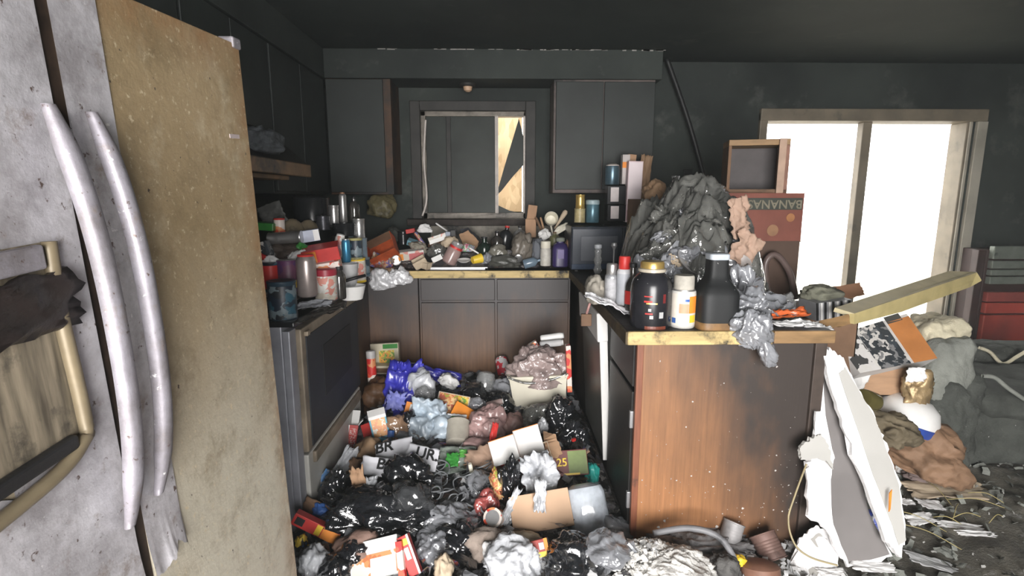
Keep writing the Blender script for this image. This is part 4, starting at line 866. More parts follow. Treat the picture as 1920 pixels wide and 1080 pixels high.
# ================================================================== PENINSULA
round_item('spray_can', 'sooty silver can at back left of peninsula', 'can', 1147, 532, 26, 76, 2.22, SPRAY(M('soot_streaked_can', (.45, .46, .48), .35, .4, var=.4, vs=20, soot=.3, ss=18), tin, M('ash_label', (.5, .5, .52), .5, var=.5, vs=30, soot=.25, ss=25)))
round_item('spray_can', 'white can with red cap on peninsula', 'can', 1170, 526, 27, 92, 2.18, SPRAY(M('white_can', (.66, .66, .68), .4, var=.3, soot=.2), redonly, M('grey_label', (.5, .52, .56), .45, soot=.25)))
round_item('sauce_bottle', 'dark bottle with red label behind big dark jar', 'bottle', 1186, 538, 28, 90, 2.12, BOTTLE(glass_dk, black, redonly, .4, .5))
wad('plastic_bag', 'bluish crumpled bag between red capped can and big jar', 'bag', 1196, 512, 26, 60, 2.25, bag_grey, 47, .06)
jar = round_item('storage_jar', 'big sooty dark jar with gold lid at peninsula corner', 'jar', 1221, 552, 76, 126, 1.965, [('body', M('sooty_jar_glass', (.020, .020, .024), .25, var=.5, vs=8, ash=.03), [(.84, 0), (.96, .02), (1, .06), (1, .56), (.97, .66), (.88, .74), (.62, .82), (.56, .85), (.56, .89)]), ('rim', M('jar_rim', (.5, .45, .36), .3, soot=.1), [(.6, .84), (.66, .85), (.66, .89), (.6, .9)]), ('lid', gold, [(.52, .88), (.57, .895), (.57, .975), (.52, 1)])], n=36)
s_ = SC(PY(1221, 552, 1.965)); a_ = 38 * s_; H_ = 126 * s_
def curved(name, a0, a1, z0, z1, r, mat, par):
    v = []; f = []; n = 8
    for k in range(n + 1):
        a = R(a0 + (a1 - a0) * k / n)
        for z in (z0, z1):
            for q in (r, r + .0015): v.append((q * math.sin(a), -q * math.cos(a), z))
    for k in range(n):
        b = 4 * k
        for e in ((0, 2, 6, 4), (1, 5, 7, 3), (0, 4, 5, 1), (2, 3, 7, 6)): f.append(tuple(b + i for i in e))
    f += [(0, 1, 3, 2), (4 * n, 4 * n + 2, 4 * n + 3, 4 * n + 1)]
    return obj(name, mk(name, v, f), mat, par)
for k, (a0, a1, z0, z1, m) in enumerate(((-34, -12, .51, .525, redonly), (-28, 2, .405, .425, gold), (-34, -12, .43, .455, redonly), (18, 26, .42, .55, M('dull_red_mark', (.16, .02, .02), .4, soot=.3)), (-22, -14, .30, .34, paper_g), (-30, -10, .255, .275, redonly), (-18, -8, .19, .24, paper_g), (8, 20, .20, .29, paper_g), (-30, 30, .03, .08, M('amber_base', (.18, .05, .03), .3)))):
    curved('label_mark', a0, a1, z0 * H_, z1 * H_, a_ * 1.001, m, jar)
can = round_item('spray_can', 'white spray can with orange printed label between jar and jug', 'can', 1281, 564, 45, 98, 1.945, [('body', M('spray_white', (.64, .62, .58), .45, var=.2, soot=.12), [(.94, 0), (1, .02), (1, .69), (.97, .71), (.84, .73)]), ('collar', tin, [(.9, .70), (.95, .71), (.93, .735), (.8, .745)]), ('cap', M('ashy_cap', (.50, .47, .41), .7, var=.4, vs=20, soot=.15), [(.80, .73), (.83, .74), (.82, .97), (.74, 1)]), ('label_band', M('label_cream', (.72, .66, .58), .5, var=.2, soot=.06), [(1.003, .06), (1.01, .065), (1.01, .66), (1.003, .665)])], n=32)
s_ = SC(PY(1281, 564, 1.945)); a_ = 22.5 * s_; H_ = 98 * s_
for a0, a1, z0, z1, m in ((10, 55, .30, .62, orange), (-35, 8, .30, .48, M('salmon', (.75, .33, .2), .5, var=.3)), (15, 50, .12, .26, yellow), (-70, -50, .1, .2, blue_pl), (-10, 10, .52, .57, blue_pl)): curved('label_mark', a0, a1, z0 * H_, z1 * H_, a_ * 1.012, m, can)
jug = round_item('molasses_jug', 'black square shouldered jug with pale cap and melted brown base', 'jug', 1341, 547, 74, 146, 1.945, [('body', M('sooty_jug', (.010, .011, .012), .6, var=.5, vs=10, bump=.05, ash=.02), [(.93, .0), (.97, .03), (1, .10), (1, .47), (.96, .52), (.76, .60), (.56, .67), (.50, .74), (.47, .93)]), ('cap', M('pale_cap', (.55, .60, .66), .5, soot=.1), [(.47, .92), (.50, .93), (.50, .99), (.44, 1.0)]), ('melted_base', M('melted_amber', (.26, .14, .05), .5, var=.6, vs=16, soot=.15), [(.97, -.01), (1.02, .02), (1.02, .09), (1.005, .14)])], sq=5., n=40)
lo = wad('crushed_carton', 'crushed dirty carton at left peninsula edge', 'carton', 1118, 541, 42, 50, 2.28, M('dirty_carton', (.36, .33, .28), .8, var=.5, soot=.25), 48, .12)
leaf('foil_sheet', 'crumpled silver foil under the cans on peninsula edge', 'foil', 1140, 568, 90, 22, 2.12, foil, 49, (-75, 22, 0), .012, .002)
t = thing('paint_brush', 'old brush hanging over left peninsula edge', 'brush', PY(1100, 580, 2.3)); s_ = SC(PY(1100, 580, 2.3)); obj('handle', tube('handle', [(.02, 0, .05), (.0, 0, -.02)], .006), M('pink_handle', (.4, .22, .2), .5), t); obj('bristles', boxm('bristles', -.025, .022, -.01, .01, -.075, -.02, .004), kraft_d, t)
def HP(x, y):
    f = 1 - ((x - .93) / .31) ** 2 - ((y - 2.68) / .50) ** 2
    q = Vector((x * 5, y * 5, 2)); return .915 + .46 * max(0., f) ** .7 + (.05 * noise.noise(q) + .07 * (.5 - abs(noise.noise(q * 1.3 + Vector((3, 1, 0)))) * 2)) * min(1, max(0, f) * 4)
def drape(name, label, cx, cy, a, b, ang, seed, mat, off=.012, fold=.05, st=84, tail=0.):
    v = []; f = []; ca, sa = math.cos(R(ang)), math.sin(R(ang))
    for s in (0, 1):
        for j in range(st + 1):
            for i in range(st + 1):
                u, t_ = 2 * i / st - 1, 2 * j / st - 1; k = 1 + .22 * noise.noise(Vector((math.atan2(t_, u) * 1.5, seed, 3)))
                dx, dy = u * a * k, t_ * b * k; x, y = cx + dx * ca - dy * sa, cy + dx * sa + dy * ca
                w1 = noise.noise_vector(Vector((x * 4, y * 4, seed)))
                fx, fy = (x * ca + y * sa), (-x * sa + y * ca)
                r1 = 1 - 2.4 * abs(noise.noise(Vector((fx * 3.2 + w1.x * .5, fy * 8 + w1.y * .5, seed * 3.1)))); r2 = 1 - 2.4 * abs(noise.noise(Vector((fx * 9 + w1.y, fy * 19 + w1.x, seed * 1.7))))
                z = max(.914, HP(x, y)) + off + fold * (.7 * (r1 - .2) + .5 * (r2 - .2) + .25 * (1 - 2.4 * abs(noise.noise(Vector((fx * 24 + w1.x * 2, fy * 34 + w1.y * 2, seed))))))
                z = max(z, .916) if x < 1.2 else z
                v.append((x + .05 * w1.x - cx, y + .05 * w1.y - cy - (.0 if s else .0), z - s * .0016 - .92))
    N = (st + 1) ** 2
    for j in range(st):
        for i in range(st): q = j * (st + 1) + i; e = (q, q + 1, q + st + 2, q + st + 1); f.append(e); f.append(tuple(N + k for k in reversed(e)))
    return tag(obj(name, mk(name, v, f, True), mat, loc=(cx, cy, .92)), label, 'film')
def bundle():
    v = []; f = []; n = 40
    for j in range(n + 1):
        for i in range(n + 1): x, y = .60 + .60 * i / n, 2.1 + 1.1 * j / n; v.append((x - .9, y - 2.6, max(.0, HP(x, y) - .92 - .012)))
    for j in range(n):
        for i in range(n): q = j * (n + 1) + i; f.append((q, q + 1, q + n + 2, q + n + 1))
    return mk('burnt_clothes', v, f, True)
tag(obj('burnt_clothes', bundle(), M('black_cloth', (.03, .03, .03), .9, var=.5, bump=.5), loc=(.9, 2.6, .92)), 'dark burnt cloth bundle under film on peninsula heap', 'cloth')
drape('plastic_film', 'glossy smoky plastic film over top of peninsula heap', .94, 2.66, .22, .28, 20, 51, bag_clear, .02, .085)
drape('plastic_film', 'wide smoky film across left shoulder of peninsula heap', .82, 2.56, .22, .18, -15, 52, bag_clear, .035, .085)
drape('plastic_film', 'olive grey film over front of peninsula heap', .95, 2.40, .20, .15, 10, 53, bag_clear, .03, .08)
drape('plastic_film', 'silver grey film at foot of peninsula heap behind jars', .86, 2.26, .30, .10, 4, 54, bag_grey, .025, .06)
drape('plastic_film', 'silver grey film along right of tall jug', 1.06, 2.16, .09, .16, 0, 56, bag_grey, .03, .06)
for k, (px, py, wd, h, Y, m) in enumerate(((1262, 408, 76, 44, 2.55, bag_clear), (1330, 385, 80, 50, 2.6, bag_clear), (1290, 440, 90, 46, 2.42, bag_clear), (1235, 470, 70, 40, 2.4, bag_clear), (1345, 450, 70, 50, 2.36, bag_black), (1300, 478, 80, 40, 2.3, bag_grey), (1240, 510, 50, 50, 2.22, bag_grey), (1395, 540, 60, 70, 2.14, bag_grey))):
    wad('film_wad', ['crumpled smoky film on left of heap top', 'crumpled smoky film on right of heap top', 'crumpled smoky film at middle of heap', 'crumpled smoky film at lower left of heap', 'black film patch on right of heap', 'crumpled silver film above enamel pan', 'crumpled silver film behind gold lidded jar', 'crumpled silver film right of tall jug'][k], 'film', px, py, wd, h, Y, m, 260 + k, .12, (0, (-1) ** k * 12, 0), .4, 1.5, .42, 5, .4)
for k, (px, py, wd, h, Y, m, sd) in enumerate(((1285, 372, 60, 26, 2.62, bag_grey, 3), (1335, 362, 50, 24, 2.66, bag_grey, 4), (1310, 410, 70, 26, 2.42, bag_grey, 5), (1255, 440, 60, 24, 2.40, bag_grey, 6), (1350, 425, 40, 30, 2.40, burlap, 7), (1265, 488, 40, 24, 2.27, kraft_p, 8), (1330, 455, 60, 22, 2.34, bag_white, 9))):  # grey and white film strips added as highlights, plus two real scraps
    leaf('film_strip', ['film strip added as highlight at top left of heap', 'film strip added as highlight at top right of heap', 'film strip added as highlight across heap middle', 'film strip added as highlight on left flank of heap', 'small brown paper scrap on right of heap', 'pale cardboard scrap behind gold lidded jar', 'white film strip added as highlight below middle of heap'][k], 'film' if k not in (4, 5) else 'scrap', px, py, wd, h, Y, m, 300 + sd, (-35, (-1) ** k * 14, 0), .03, .002, .35, n=24)
wad('brown_film', 'brown scorched film edge at top of peninsula heap', 'film', 1345, 372, 56, 56, 2.85, M('brown_film', (.16, .12, .09), .3, var=.5, bump=.5), 55, .16)
leaf('paper_bag', 'torn brown paper bag on right of film heap', 'bag', 1388, 408, 40, 76, 2.27, M('torn_brown_paper', (.40, .27, .20), .7, var=.25, vs=6), 56, (0, -12, 20), .03, .003, .2)
leaf('paper_bag', 'folded brown paper below torn bag on film heap', 'bag', 1400, 468, 58, 62, 2.24, M('torn_brown_paper', (.3, .2, .1)), 57, (0, 30, 15), .03, .003, .2)
def plate(px, py, wd, Y, rot, lab): return round_item('tin_pan', lab, 'pan', px, py, wd, 10, Y, [('body', M('dirty_white_enamel', (.55, .53, .52), .35, .2, var=.35, vs=8, soot=.2), [(.72, 0), (.76, .1), (.98, .9), (1.02, 1), (.96, .98), (.72, .2), (.1, .18)])], rot)
plate(1296, 492, 64, 2.26, (38, 28, 0), 'white enamel pan tipped on heap behind spray can'); plate(1378, 498, 56, 2.22, (35, -18, 0), 'white enamel pan tipped right of tall jug')
wad('plastic_bag', 'grey melted plastic bag hanging over peninsula front', 'bag', 1412, 618, 74, 74, 1.86, bag_grey, 61, .07, (0, -28, 0), .35, 1.5, .3, 5, .9); wad('plastic_bag', 'tip of melted plastic hanging lowest on end panel', 'bag', 1438, 660, 30, 58, 1.84, bag_grey, 62, .05, (0, -22, 0), .3, 1.5, .3, 4, .9)
wad('plastic_bag', 'grey crumpled bag on counter right of jug', 'bag', 1402, 575, 80, 60, 1.98, bag_grey, 63, .16, (0, 0, 0), .35, 1.8, .34, 5, .5)
leaf('snack_packet', 'orange snack packet on right corner of peninsula', 'packet', 1465, 588, 92, 22, 2.02, M('orange_foil', (.68, .14, .04), .3, var=.4, vs=12), 64, (-55, -6, 0), .02, .004, .2); leaf('snack_packet', 'white and silver wrapper sheets on right corner of peninsula', 'wrapper', 1480, 607, 120, 24, 1.95, paper, 65, (-70, 2, 0), .02, .002, .2)
leaf('snack_packet', 'white torn paper hanging at right corner of worktop', 'paper', 1535, 612, 56, 14, 1.93, paper, 66, (-70, 8, 0), .01, .002, .2); wad('clear_wrap', 'ball of clear wrap by dark carton', 'wrap', 1476, 564, 30, 28, 2.2, clear_pl, 67, .06)
# ================================================================== BOX STACK BEHIND THE PENINSULA
YS = 2.75; a, b = PY(1378, 405, YS), PY(1505, 405, YS); zt, zm, zl = PY(1440, 362, YS).z, PY(1440, 452, YS).z, PY(1440, 600, YS).z; cx = (a.x + b.x) / 2
def stackbox(name, label, x0, x1, z0, z1, mat, d=.38):
    t = thing(name, label, 'box', ((x0 + x1) / 2, YS + d / 2, z0))
    for n, q in (('front', (x0, x1, YS, YS + .005, z0, z1)), ('back', (x0, x1, YS + d - .005, YS + d, z0, z1)), ('left_wall', (x0, x0 + .005, YS + .005, YS + d - .005, z0, z1)), ('right_wall', (x1 - .005, x1, YS + .005, YS + d - .005, z0, z1)), ('lid', (x0 - .004, x1 + .004, YS - .004, YS + d + .004, z1 - .004, z1)), ('bottom', (x0 + .005, x1 - .005, YS + .005, YS + d - .005, z0, z0 + .005))): wp(n, q, mat, t)
    return t
bx = stackbox('banana_box', 'red brown banana carton with upside down lettering below wooden crate', a.x - .06, b.x, zm, zt, M('red_brown_carton', (.20, .065, .045), .6, var=.3, vs=5, soot=.1, ss=4))
q = WO[bx.name]; wp('dark_band', (a.x - .02, b.x - .01, YS - .006, YS - .003, zt - .085, zt - .025), M('green_black_band', (.045, .05, .04), .6), bx)
obj('lettering', text('BANANAS', .062), M('faded_letter', (.20, .18, .13), .6), bx, (PY(1452, 382, YS).x - q.x, YS - .0075 - q.y, zt - .055 - q.z), (R(90), R(180), 0), label='upside down lettering BANANAS')
obj('hand_hole', lathe('hand_hole', [(.03, 0), (.03, .003)], 20), M('hole_tan', (.28, .15, .08), .7), bx, (PY(1448, 435, YS).x - q.x, YS - q.y, PY(1448, 432, YS).z - q.z), (R(90), 0, 0)); obj('print_spot', lathe('print_spot', [(.022, 0), (.022, .003)], 16), M('spot_orange', (.34, .15, .06), .7), bx, (PY(1482, 405, YS).x - q.x, YS - q.y, PY(1482, 408, YS).z - q.z), (R(90), 0, 0))
bx = stackbox('carton', 'dark brown carton with strap loop under banana carton', a.x + .02, b.x - .003, zl - .02, zm, M('dark_brown_carton', (.085, .05, .035), .6, var=.4, vs=4))
tag(obj('suitcase_strap', tube('suitcase_strap', smoothpath([PY(1455, 590, YS - .06) - PY(1455, 590, YS - .06), PY(1438, 540, YS - .06) - PY(1455, 590, YS - .06), PY(1436, 492, YS - .06) - PY(1455, 590, YS - .06), PY(1455, 478, YS - .06) - PY(1455, 590, YS - .06), PY(1480, 510, YS - .06) - PY(1455, 590, YS - .06), PY(1492, 560, YS - .06) - PY(1455, 590, YS - .06)]), .016, 10), M('strap_plastic', (.14, .10, .09), .35), loc=PY(1455, 590, YS - .06)), 'looped plastic tray handle leaning on dark brown carton', 'handle')
stackbox('carton', 'large carton hidden behind peninsula holding up the stack', a.x - .02, b.x + .03, 0.03, zl - .022, kraft_d)
t = thing('wooden_crate', 'empty wooden crate standing on its side on banana carton', 'crate', (PY(1432, 360, YS).x, YS + .13, zt), (0, 0, R(-14))); s_ = SC(PY(1432, 310, YS)); W, H = 108 * s_, 100 * s_
for n, bb, m in (('side_board', (-W / 2, W / 2, -.1, .1, H - .03, H), wood_edge), ('end_board', (W / 2 - .02, W / 2, -.1, .1, 0, H - .03), M('red_brown_board', (.24, .11, .07), .6, var=.4, soot=.15)), ('end_board', (-W / 2, -W / 2 + .015, -.1, .1, 0, H - .03), kraft_d), ('bottom_panel', (-W / 2 + .015, W / 2 - .02, .08, .1, 0, H - .03), M('dark_drawer_panel', (.06, .05, .05), .6)), ('side_board', (-W / 2, W / 2, -.1, .1, 0, .02), kraft_d)): obj(n, boxm(n, *bb, .002), m, t)
obj('face_frame', boxm('face_frame', W / 2 - .055, W / 2 - .02, -.115, -.1, 0, H, .002), M('pale_frame', (.42, .28, .2), .6, soot=.1), t)
#@@FLOOR
# ================================================================== KITCHEN FLOOR THINGS
def gy(px, py, lift=.02): return G(px, py, lift).y
def fbox(name, label, cat, px, py, wd, h, d, rot, mat, lift=.03, **k): return box_item(name, label, cat, px, py, wd, h, gy(px, py, lift), d, rot, mat, **k)
def fwad(name, label, cat, px, py, wd, h, mat, seed, depth=None, rot=(0, 0, 0), lift=.05, **k): return wad(name, label, cat, px, py, wd, h, gy(px, py, lift), mat, seed, depth, rot, **k)
def fleaf(name, label, cat, px, py, wd, h, mat, seed, rot=(-55, 0, 0), lift=.03, **k): return leaf(name, label, cat, px, py, wd, h, gy(px, py, lift), mat, seed, rot, **k)
def fround(name, label, cat, px, py, wd, h, prof, rot=(0, 0, 0), lift=.04, **k): return round_item(name, label, cat, px, py, wd, h, gy(px, py, lift), prof, rot, **k)
cream = M('cream_card', (.66, .60, .45), .5, var=.2, soot=.1)
t = box_item('frozen_food_box', 'cream vegetable box standing against corner cabinet', 'box', 723, 668, 52, 50, 3.38, .05, (-8, -3, 0), cream, [('green_band', green_pl, .45, .8, .98, .97), ('food_picture', veg_pr, .3, .1, .85, .74)])
box_item('food_tray', 'shallow cream box lying below vegetable box', 'box', 723, 691, 44, 16, 3.3, .07, (0, 0, 0), cream, [('window', kraft_d, .08, .2, .75, .75), ('green_end', teal_pl, .85, .05, 1, .95)])
round_item('snack_tube', 'red snack tube leaning against stove drawer corner', 'tube', 697, 694, 17, 74, 3.12, [('body', red_pr, [(.9, 0), (1, .02), (1, .8)]), ('lid', M('grey_lid', (.6, .58, .57), .4, soot=.1), [(1, .8), (1.03, .82), (1.03, .98), (.8, 1)])], (-8, -3, 0))
fwad('paper_bag', 'scorched brown paper bag beside stove drawer', 'bag', 712, 738, 64, 60, M('scorched_bag', (.15, .075, .035), .5, var=.5, bump=.3), 71, .2)
bc = fleaf('blue_cloth', 'bright blue cloth with printed emblem draped over rubbish', 'cloth', 752, 735, 66, 120, bag_blue, 72, (-35, 8, 0), .1, amp=.035, th=.003, rag=.3, n=24)
fleaf('blue_cloth', 'second blue cloth strip running right behind plastic pouch', 'cloth', 815, 702, 100, 28, bag_blue, 73, (-45, 14, 0), .1, amp=.03, th=.003, rag=.25)
attach(fleaf('emblem', 'pale blue printed emblem', 'emblem', 742, 752, 34, 34, M('emblem_blue', (.22, .24, .62), .5, var=.3), 74, (-35, 8, 0), .115, amp=.01, th=.002, rag=.4), bc, 'emblem', 'pale blue printed emblem')
pp = fwad('plastic_pouch', 'clear plastic pouch with brown food print on blue cloth', 'pouch', 787, 728, 58, 62, bag_white, 75, .12, (0, 12, 0), .1)
attach(fleaf('picture', 'x', 'x', 780, 706, 26, 26, food_pr, 76, (-40, 12, 0), .15, amp=.008), pp, 'printed_picture', 'brown food picture')
fwad('clear_wrap', 'glossy clear wrap lying on plastic pouch', 'wrap', 796, 742, 40, 30, clear_pl, 77, .08, (0, 0, 0), .12)
fwad('white_tissue', 'white tissue right of blue cloth strip', 'tissue', 842, 713, 36, 20, paper, 78, .1, (0, 25, 0), .1); fwad('white_tissue', 'white tissue behind blue cloth', 'tissue', 775, 688, 30, 14, paper, 79, .07, (0, 10, 0), .08)
fleaf('paper_towel', 'pale blue paper towel rumpled in middle of floor', 'paper towel', 803, 785, 66, 76, bag_pale, 80, (-40, 4, 0), .09, amp=.05, th=.004, rag=.25, n=24)
fwad('paper_towel', 'grey white towel corner under melted rings', 'paper towel', 838, 800, 70, 40, bag_pale, 81, .16, lift=.05)
fbox('frozen_food_box', 'grilled food box lying beside pale towel', 'box', 848, 762, 60, 44, .05, (-40, 12, 0), M('pale_food_box', (.6, .5, .4), .5), lift=.07, prints=[('food_picture', food_pr, .04, .05, .68, .95), ('green_picture', veg_pr, .62, .35, .96, .95)])
fbox('food_carton', 'orange carton panel right of grilled food box', 'carton', 868, 776, 44, 30, .03, (-40, 32, 0), orange, lift=.08)
fl = fleaf('food_label', 'white and green printed label above brown tub', 'label', 856, 788, 36, 24, paper, 82, (-45, 4, 0), .1, amp=.008)
for k in range(4): obj('print_stroke', boxm('print_stroke', -.028 + .008 * (k % 2), .02 + .006 * (k % 3), -.012, -.008, .012 - k * .009, .017 - k * .009), green_pl, fl)
fround('plastic_tub', 'clear tub with brown residue in middle of floor', 'tub', 858, 812, 44, 44, [('body', M('milky_plastic', (.42, .39, .33), .25, var=.3), [(.8, 0), (.95, .04), (1, .9), (1.05, .97), (1, 1)]), ('residue', M('brown_residue', (.20, .10, .05), .6, var=.5, bump=.5), [(.9, .99), (.7, 1.01), (.3, 1.03), (.1, 1.0)])], (-52, 0, 0), .06)
pk = fwad('plastic_bag', 'pink plastic bag with red print in middle of floor', 'bag', 918, 800, 80, 74, bag_pink, 83, .2, (0, 6, 0), .06, sub=5)
attach(fleaf('p', 'x', 'x', 926, 812, 12, 40, redonly, 84, (-40, 14, 0), .17, amp=.006, rag=.3), pk, 'printed_streak', 'red printed streak'); fwad('plastic_bag', 'brown pink thin bag right of printed pink bag', 'bag', 958, 798, 50, 56, M('brown_pink_film', (.28, .17, .15), .35, var=.4, bump=.4), 85, .14, lift=.05)
fwad('plastic_bag', 'pale pink bag tail under printed pink bag', 'bag', 900, 838, 70, 30, bag_pink, 86, .12, lift=.03)
fwad('trash_bag', 'small black bag in front of sink cabinet', 'bag', 892, 738, 60, 36, bag_black, 87, .16); fround('glass_jar', 'clear smoked jar upside down before sink cabinet', 'jar', 910, 718, 36, 44, [('body', clear_pl, [(.6, 0), (.8, .1), (1, .3), (1, .7), (.8, .92), (.3, 1)])], (-20, 10, 0), .08)
fround('soda_can', 'red and white can by waste bin', 'can', 942, 686, 24, 34, SODA(PR('red_white_print', [(.6, .04, .06), (.62, .6, .6), (.5, .03, .05)], 30, .1), tin), (-30, -14, 0), .1)
fwad('trash_bag', 'black bag piece left of waste bin', 'bag', 936, 752, 54, 40, bag_black, 88, .14); fwad('clear_wrap', 'clear crumpled wrap left of waste bin', 'wrap', 945, 735, 46, 50, bag_grey, 89, .12)
fwad('foil_scrap', 'grey crumpled wrapper right of orange carton', 'wrapper', 895, 756, 36, 22, bag_grey, 90, .08); fround('candle', 'short pink tube with white end left of waste bin', 'tube', 928, 756, 12, 32, SODA(M('pink_wax', (.55, .4, .37), .5), white_pl), (0, 75, 0), .08)
# waste bin
c = PY(1016, 772, 2.95); s_ = SC(c); W, H = 106 * s_, 84 * s_
t = thing('waste_bin', 'cream plastic waste bin overflowing beside dishwasher', 'waste bin', (c.x, 3.02, c.z - .03), (0, R(-4), R(-6)))
mb = MB(); pf = []
for z, k in ((0, .86), (H * .94, 1.0), (H, 1.05), (H, .99), (.012, .84)):
    for (sx_, sy_) in ((-1, -1), (1, -1), (1, 1), (-1, 1)): pf.append((sx_ * W / 2 * k, sy_ * .11 * k, z - (.03 if sy_ < 0 and z > .1 and False else 0)))
f = [(3, 2, 1, 0)] + [(j * 4 + i, j * 4 + (i + 1) % 4, j * 4 + 4 + (i + 1) % 4, j * 4 + 4 + i) for j in range(4) for i in range(4)] + [(16, 17, 18, 19)]
bm = bmesh.new(); vs = [bm.verts.new(x) for x in pf]
for x in f: bm.faces.new([vs[i] for i in x])
bmesh.ops.bevel(bm, geom=[e for e in bm.edges], offset=.012, segments=2, affect='EDGES'); obj('bin_body', bmesh_out(bm, 'bin_body', False), tan_pl, t)
obj('bin_liner', tube('bin_liner', smoothpath([(-W / 2 * 1.02, -.115, H), (-W / 4, -.13, H - .03), (0, -.125, H - .035), (W / 4, -.12, H - .02), (W / 2, -.11, H + .005)]), .007), bag_clear, t)
wad('plastic_bag', 'clear bag of wrappers bulging out of waste bin', 'bag', 1012, 684, 104, 66, 3.0, FILM('wrapper_film', (.46, .36, .34), .92, .16, .8, 22), 91, .22, (0, 0, 0), .35, 1.6, .3, 5)
box_item('food_box', 'narrow red box on top of waste bin bag', 'box', 992, 652, 36, 12, 3.05, .04, (0, -32, 0), red_pr); round_item('paper_roll', 'white cardboard roll on top of waste bin', 'roll', 1035, 632, 13, 44, 3.1, SODA(white_pl, paper_g), (0, 82, 0)); round_item('paper_roll', 'grey cardboard roll below white roll on waste bin', 'roll', 1034, 644, 13, 44, 3.05, SODA(paper_g, white_pl), (0, 84, 0))
box_item('snack_box', 'tall thin red box beside waste bin at dishwasher', 'box', 1066, 690, 9, 90, 2.95, .05, (0, -3, 0), red_pr)
fwad('trash_bag', 'black shiny bag in front of waste bin', 'bag', 1052, 778, 64, 64, bag_black, 92, .18, (0, 10, 0), .08, sub=5); fwad('trash_bag', 'black bag along dishwasher below waste bin', 'bag', 1078, 818, 54, 60, bag_black, 93, .16, (0, 14, 0), .05, sub=5)
fwad('plastic_bag', 'grey translucent bag in front of waste bin', 'bag', 1004, 780, 60, 40, bag_clear, 94, .14, (0, -16, 0), .07); fwad('foil_scrap', 'silver label scrap above open white carton', 'wrapper', 1018, 797, 22, 24, bag_white, 95, .06, (0, 20, 0), .12)
fround('glass_bottle', 'dark bottle lying against dishwasher door', 'bottle', 1082, 842, 28, 44, BOTTLE(glass_dk, redonly, mix_pr), (0, -20, 0), .05)
# left part
t = fbox('food_box', 'open red and orange food carton beside stove drawer', 'carton', 650, 824, 36, 58, .05, (-12, 10, 12), redonly, lift=.06, op='top', flaps=(('b', .07, 25), ('l', .035, 40), ('r', .035, 35)), inner=white_pl,
         prints=[('food_picture', food_pr, .05, .1, .42, .95), ('white_stripe', white_pl, .46, 0, .56, 1), ('text_lines', PR('red_text', [(.58, .04, .035), (.58, .04, .035), (.75, .5, .45)], 90, .05), .6, .15, .95, .9)])
t = fbox('juice_carton', 'blue white and orange gable top carton on floor', 'carton', 712, 802, 32, 50, .05, (-14, -10, 16), M('sky_blue_card', (.10, .42, .58), .45, soot=.05), lift=.07, prints=[('front_print', PR('orange_white', [(.8, .4, .14), (.78, .7, .6), (.75, .3, .12)], 40, .05), .1, .2, .9, .9), ('white_edge', white_pl, .0, .88, 1, 1)])
s_ = SC(PY(712, 802, gy(712, 802, .07))); W, H = 32 * s_, 50 * s_
obj('gable_top', mk('gable_top', [(-W / 2, -.025, H), (W / 2, -.025, H), (W / 2, .025, H), (-W / 2, .025, H), (-W / 2, 0, H + .03), (W / 2, 0, H + .03)], [(0, 1, 5, 4), (2, 3, 4, 5), (0, 4, 3), (1, 2, 5), (3, 2, 1, 0)]), white_pl, t)
fbox('food_box', 'small dark red box left of blue carton', 'box', 692, 806, 24, 26, .03, (-20, -20, 0), redonly); fwad('plastic_bag', 'clear bag with orange bits right of blue carton', 'bag', 742, 796, 54, 40, FILM('amber_film', (.42, .26, .16), .9, .2, .6, 20), 96, .12)
fround('pill_bottle', 'small blue plastic cap in rubbish beside blue carton', 'cap', 733, 814, 14, 12, TIN(blue_pl, None, blue_pl), (-30, 0, 0)); fbox('food_box', 'orange and white torn packet below blue cloth', 'packet', 765, 772, 14, 36, .02, (-30, 14, 0), orange, lift=.08, prints=[('edge', white_pl, .6, .1, 1, .9)])
fwad('trash_bag', 'dark bag between blue carton and pale towel', 'bag', 768, 792, 26, 44, bag_black, 97, .1)
fwad('paper_bag', 'crumpled dull brown paper left of printed sheet', 'paper', 692, 850, 60, 60, burlap, 98, .16, (0, 12, 0), .03)
news = M('printed_sheet', (.72, .72, .76), .5, var=.15, vs=10, soot=.05)
def newssheet(px, py, wd, h, rot, txt, tpos, size, lab, seed):
    Y = gy(px, py, .12); c = PY(px, py, Y); s = SC(c); t = thing('printed_sheet', lab, 'printed sheet', c, rr(*rot))
    obj('sheet', sheet('sheet', wd * s, h * s, seed, .003, .0025, 20, 14, .12, 0, True), news, t)
    for q, (u, v_) in zip(txt, tpos): obj('lettering', text(q, size), M('print_black', (.02, .02, .02), .6), t, (u * wd * s, -.0085, v_ * h * s), (R(90), 0, 0))
    return t
newssheet(738, 846, 72, 44, (-52, -14, 0), ['BR'], [(-.24, .24)], .075, 'white sheet printed BR in bold black letters', 101); newssheet(792, 858, 60, 44, (-50, 14, 0), ['UR.'], [(.12, .14)], .07, 'white sheet printed UR in bold black letters', 102); newssheet(716, 876, 78, 36, (-52, 8, 0), ['BA'], [(.1, .1)], .07, 'white sheet printed BA in bold black letters', 103)
fround('pen_tube', 'white short tube left of big black bag', 'tube', 700, 886, 12, 26, SODA(white_pl, white_pl), (0, 78, 0), .06)
fwad('trash_bag', 'large shiny black trash bag at left of floor', 'bag', 705, 962, 220, 84, bag_black, 104, .30, (0, 2, 0), .03, sub=5, amp=.22, crease=.3); fwad('trash_bag', 'upright black bag lobe behind large trash bag', 'bag', 765, 905, 110, 90, bag_black, 105, .2, (0, 8, 0), .08, sub=5); fwad('trash_bag', 'small dark bag lobe at left of large trash bag', 'bag', 628, 918, 50, 80, bag_black, 106, .14, (0, 16, 0), .05, sub=5)
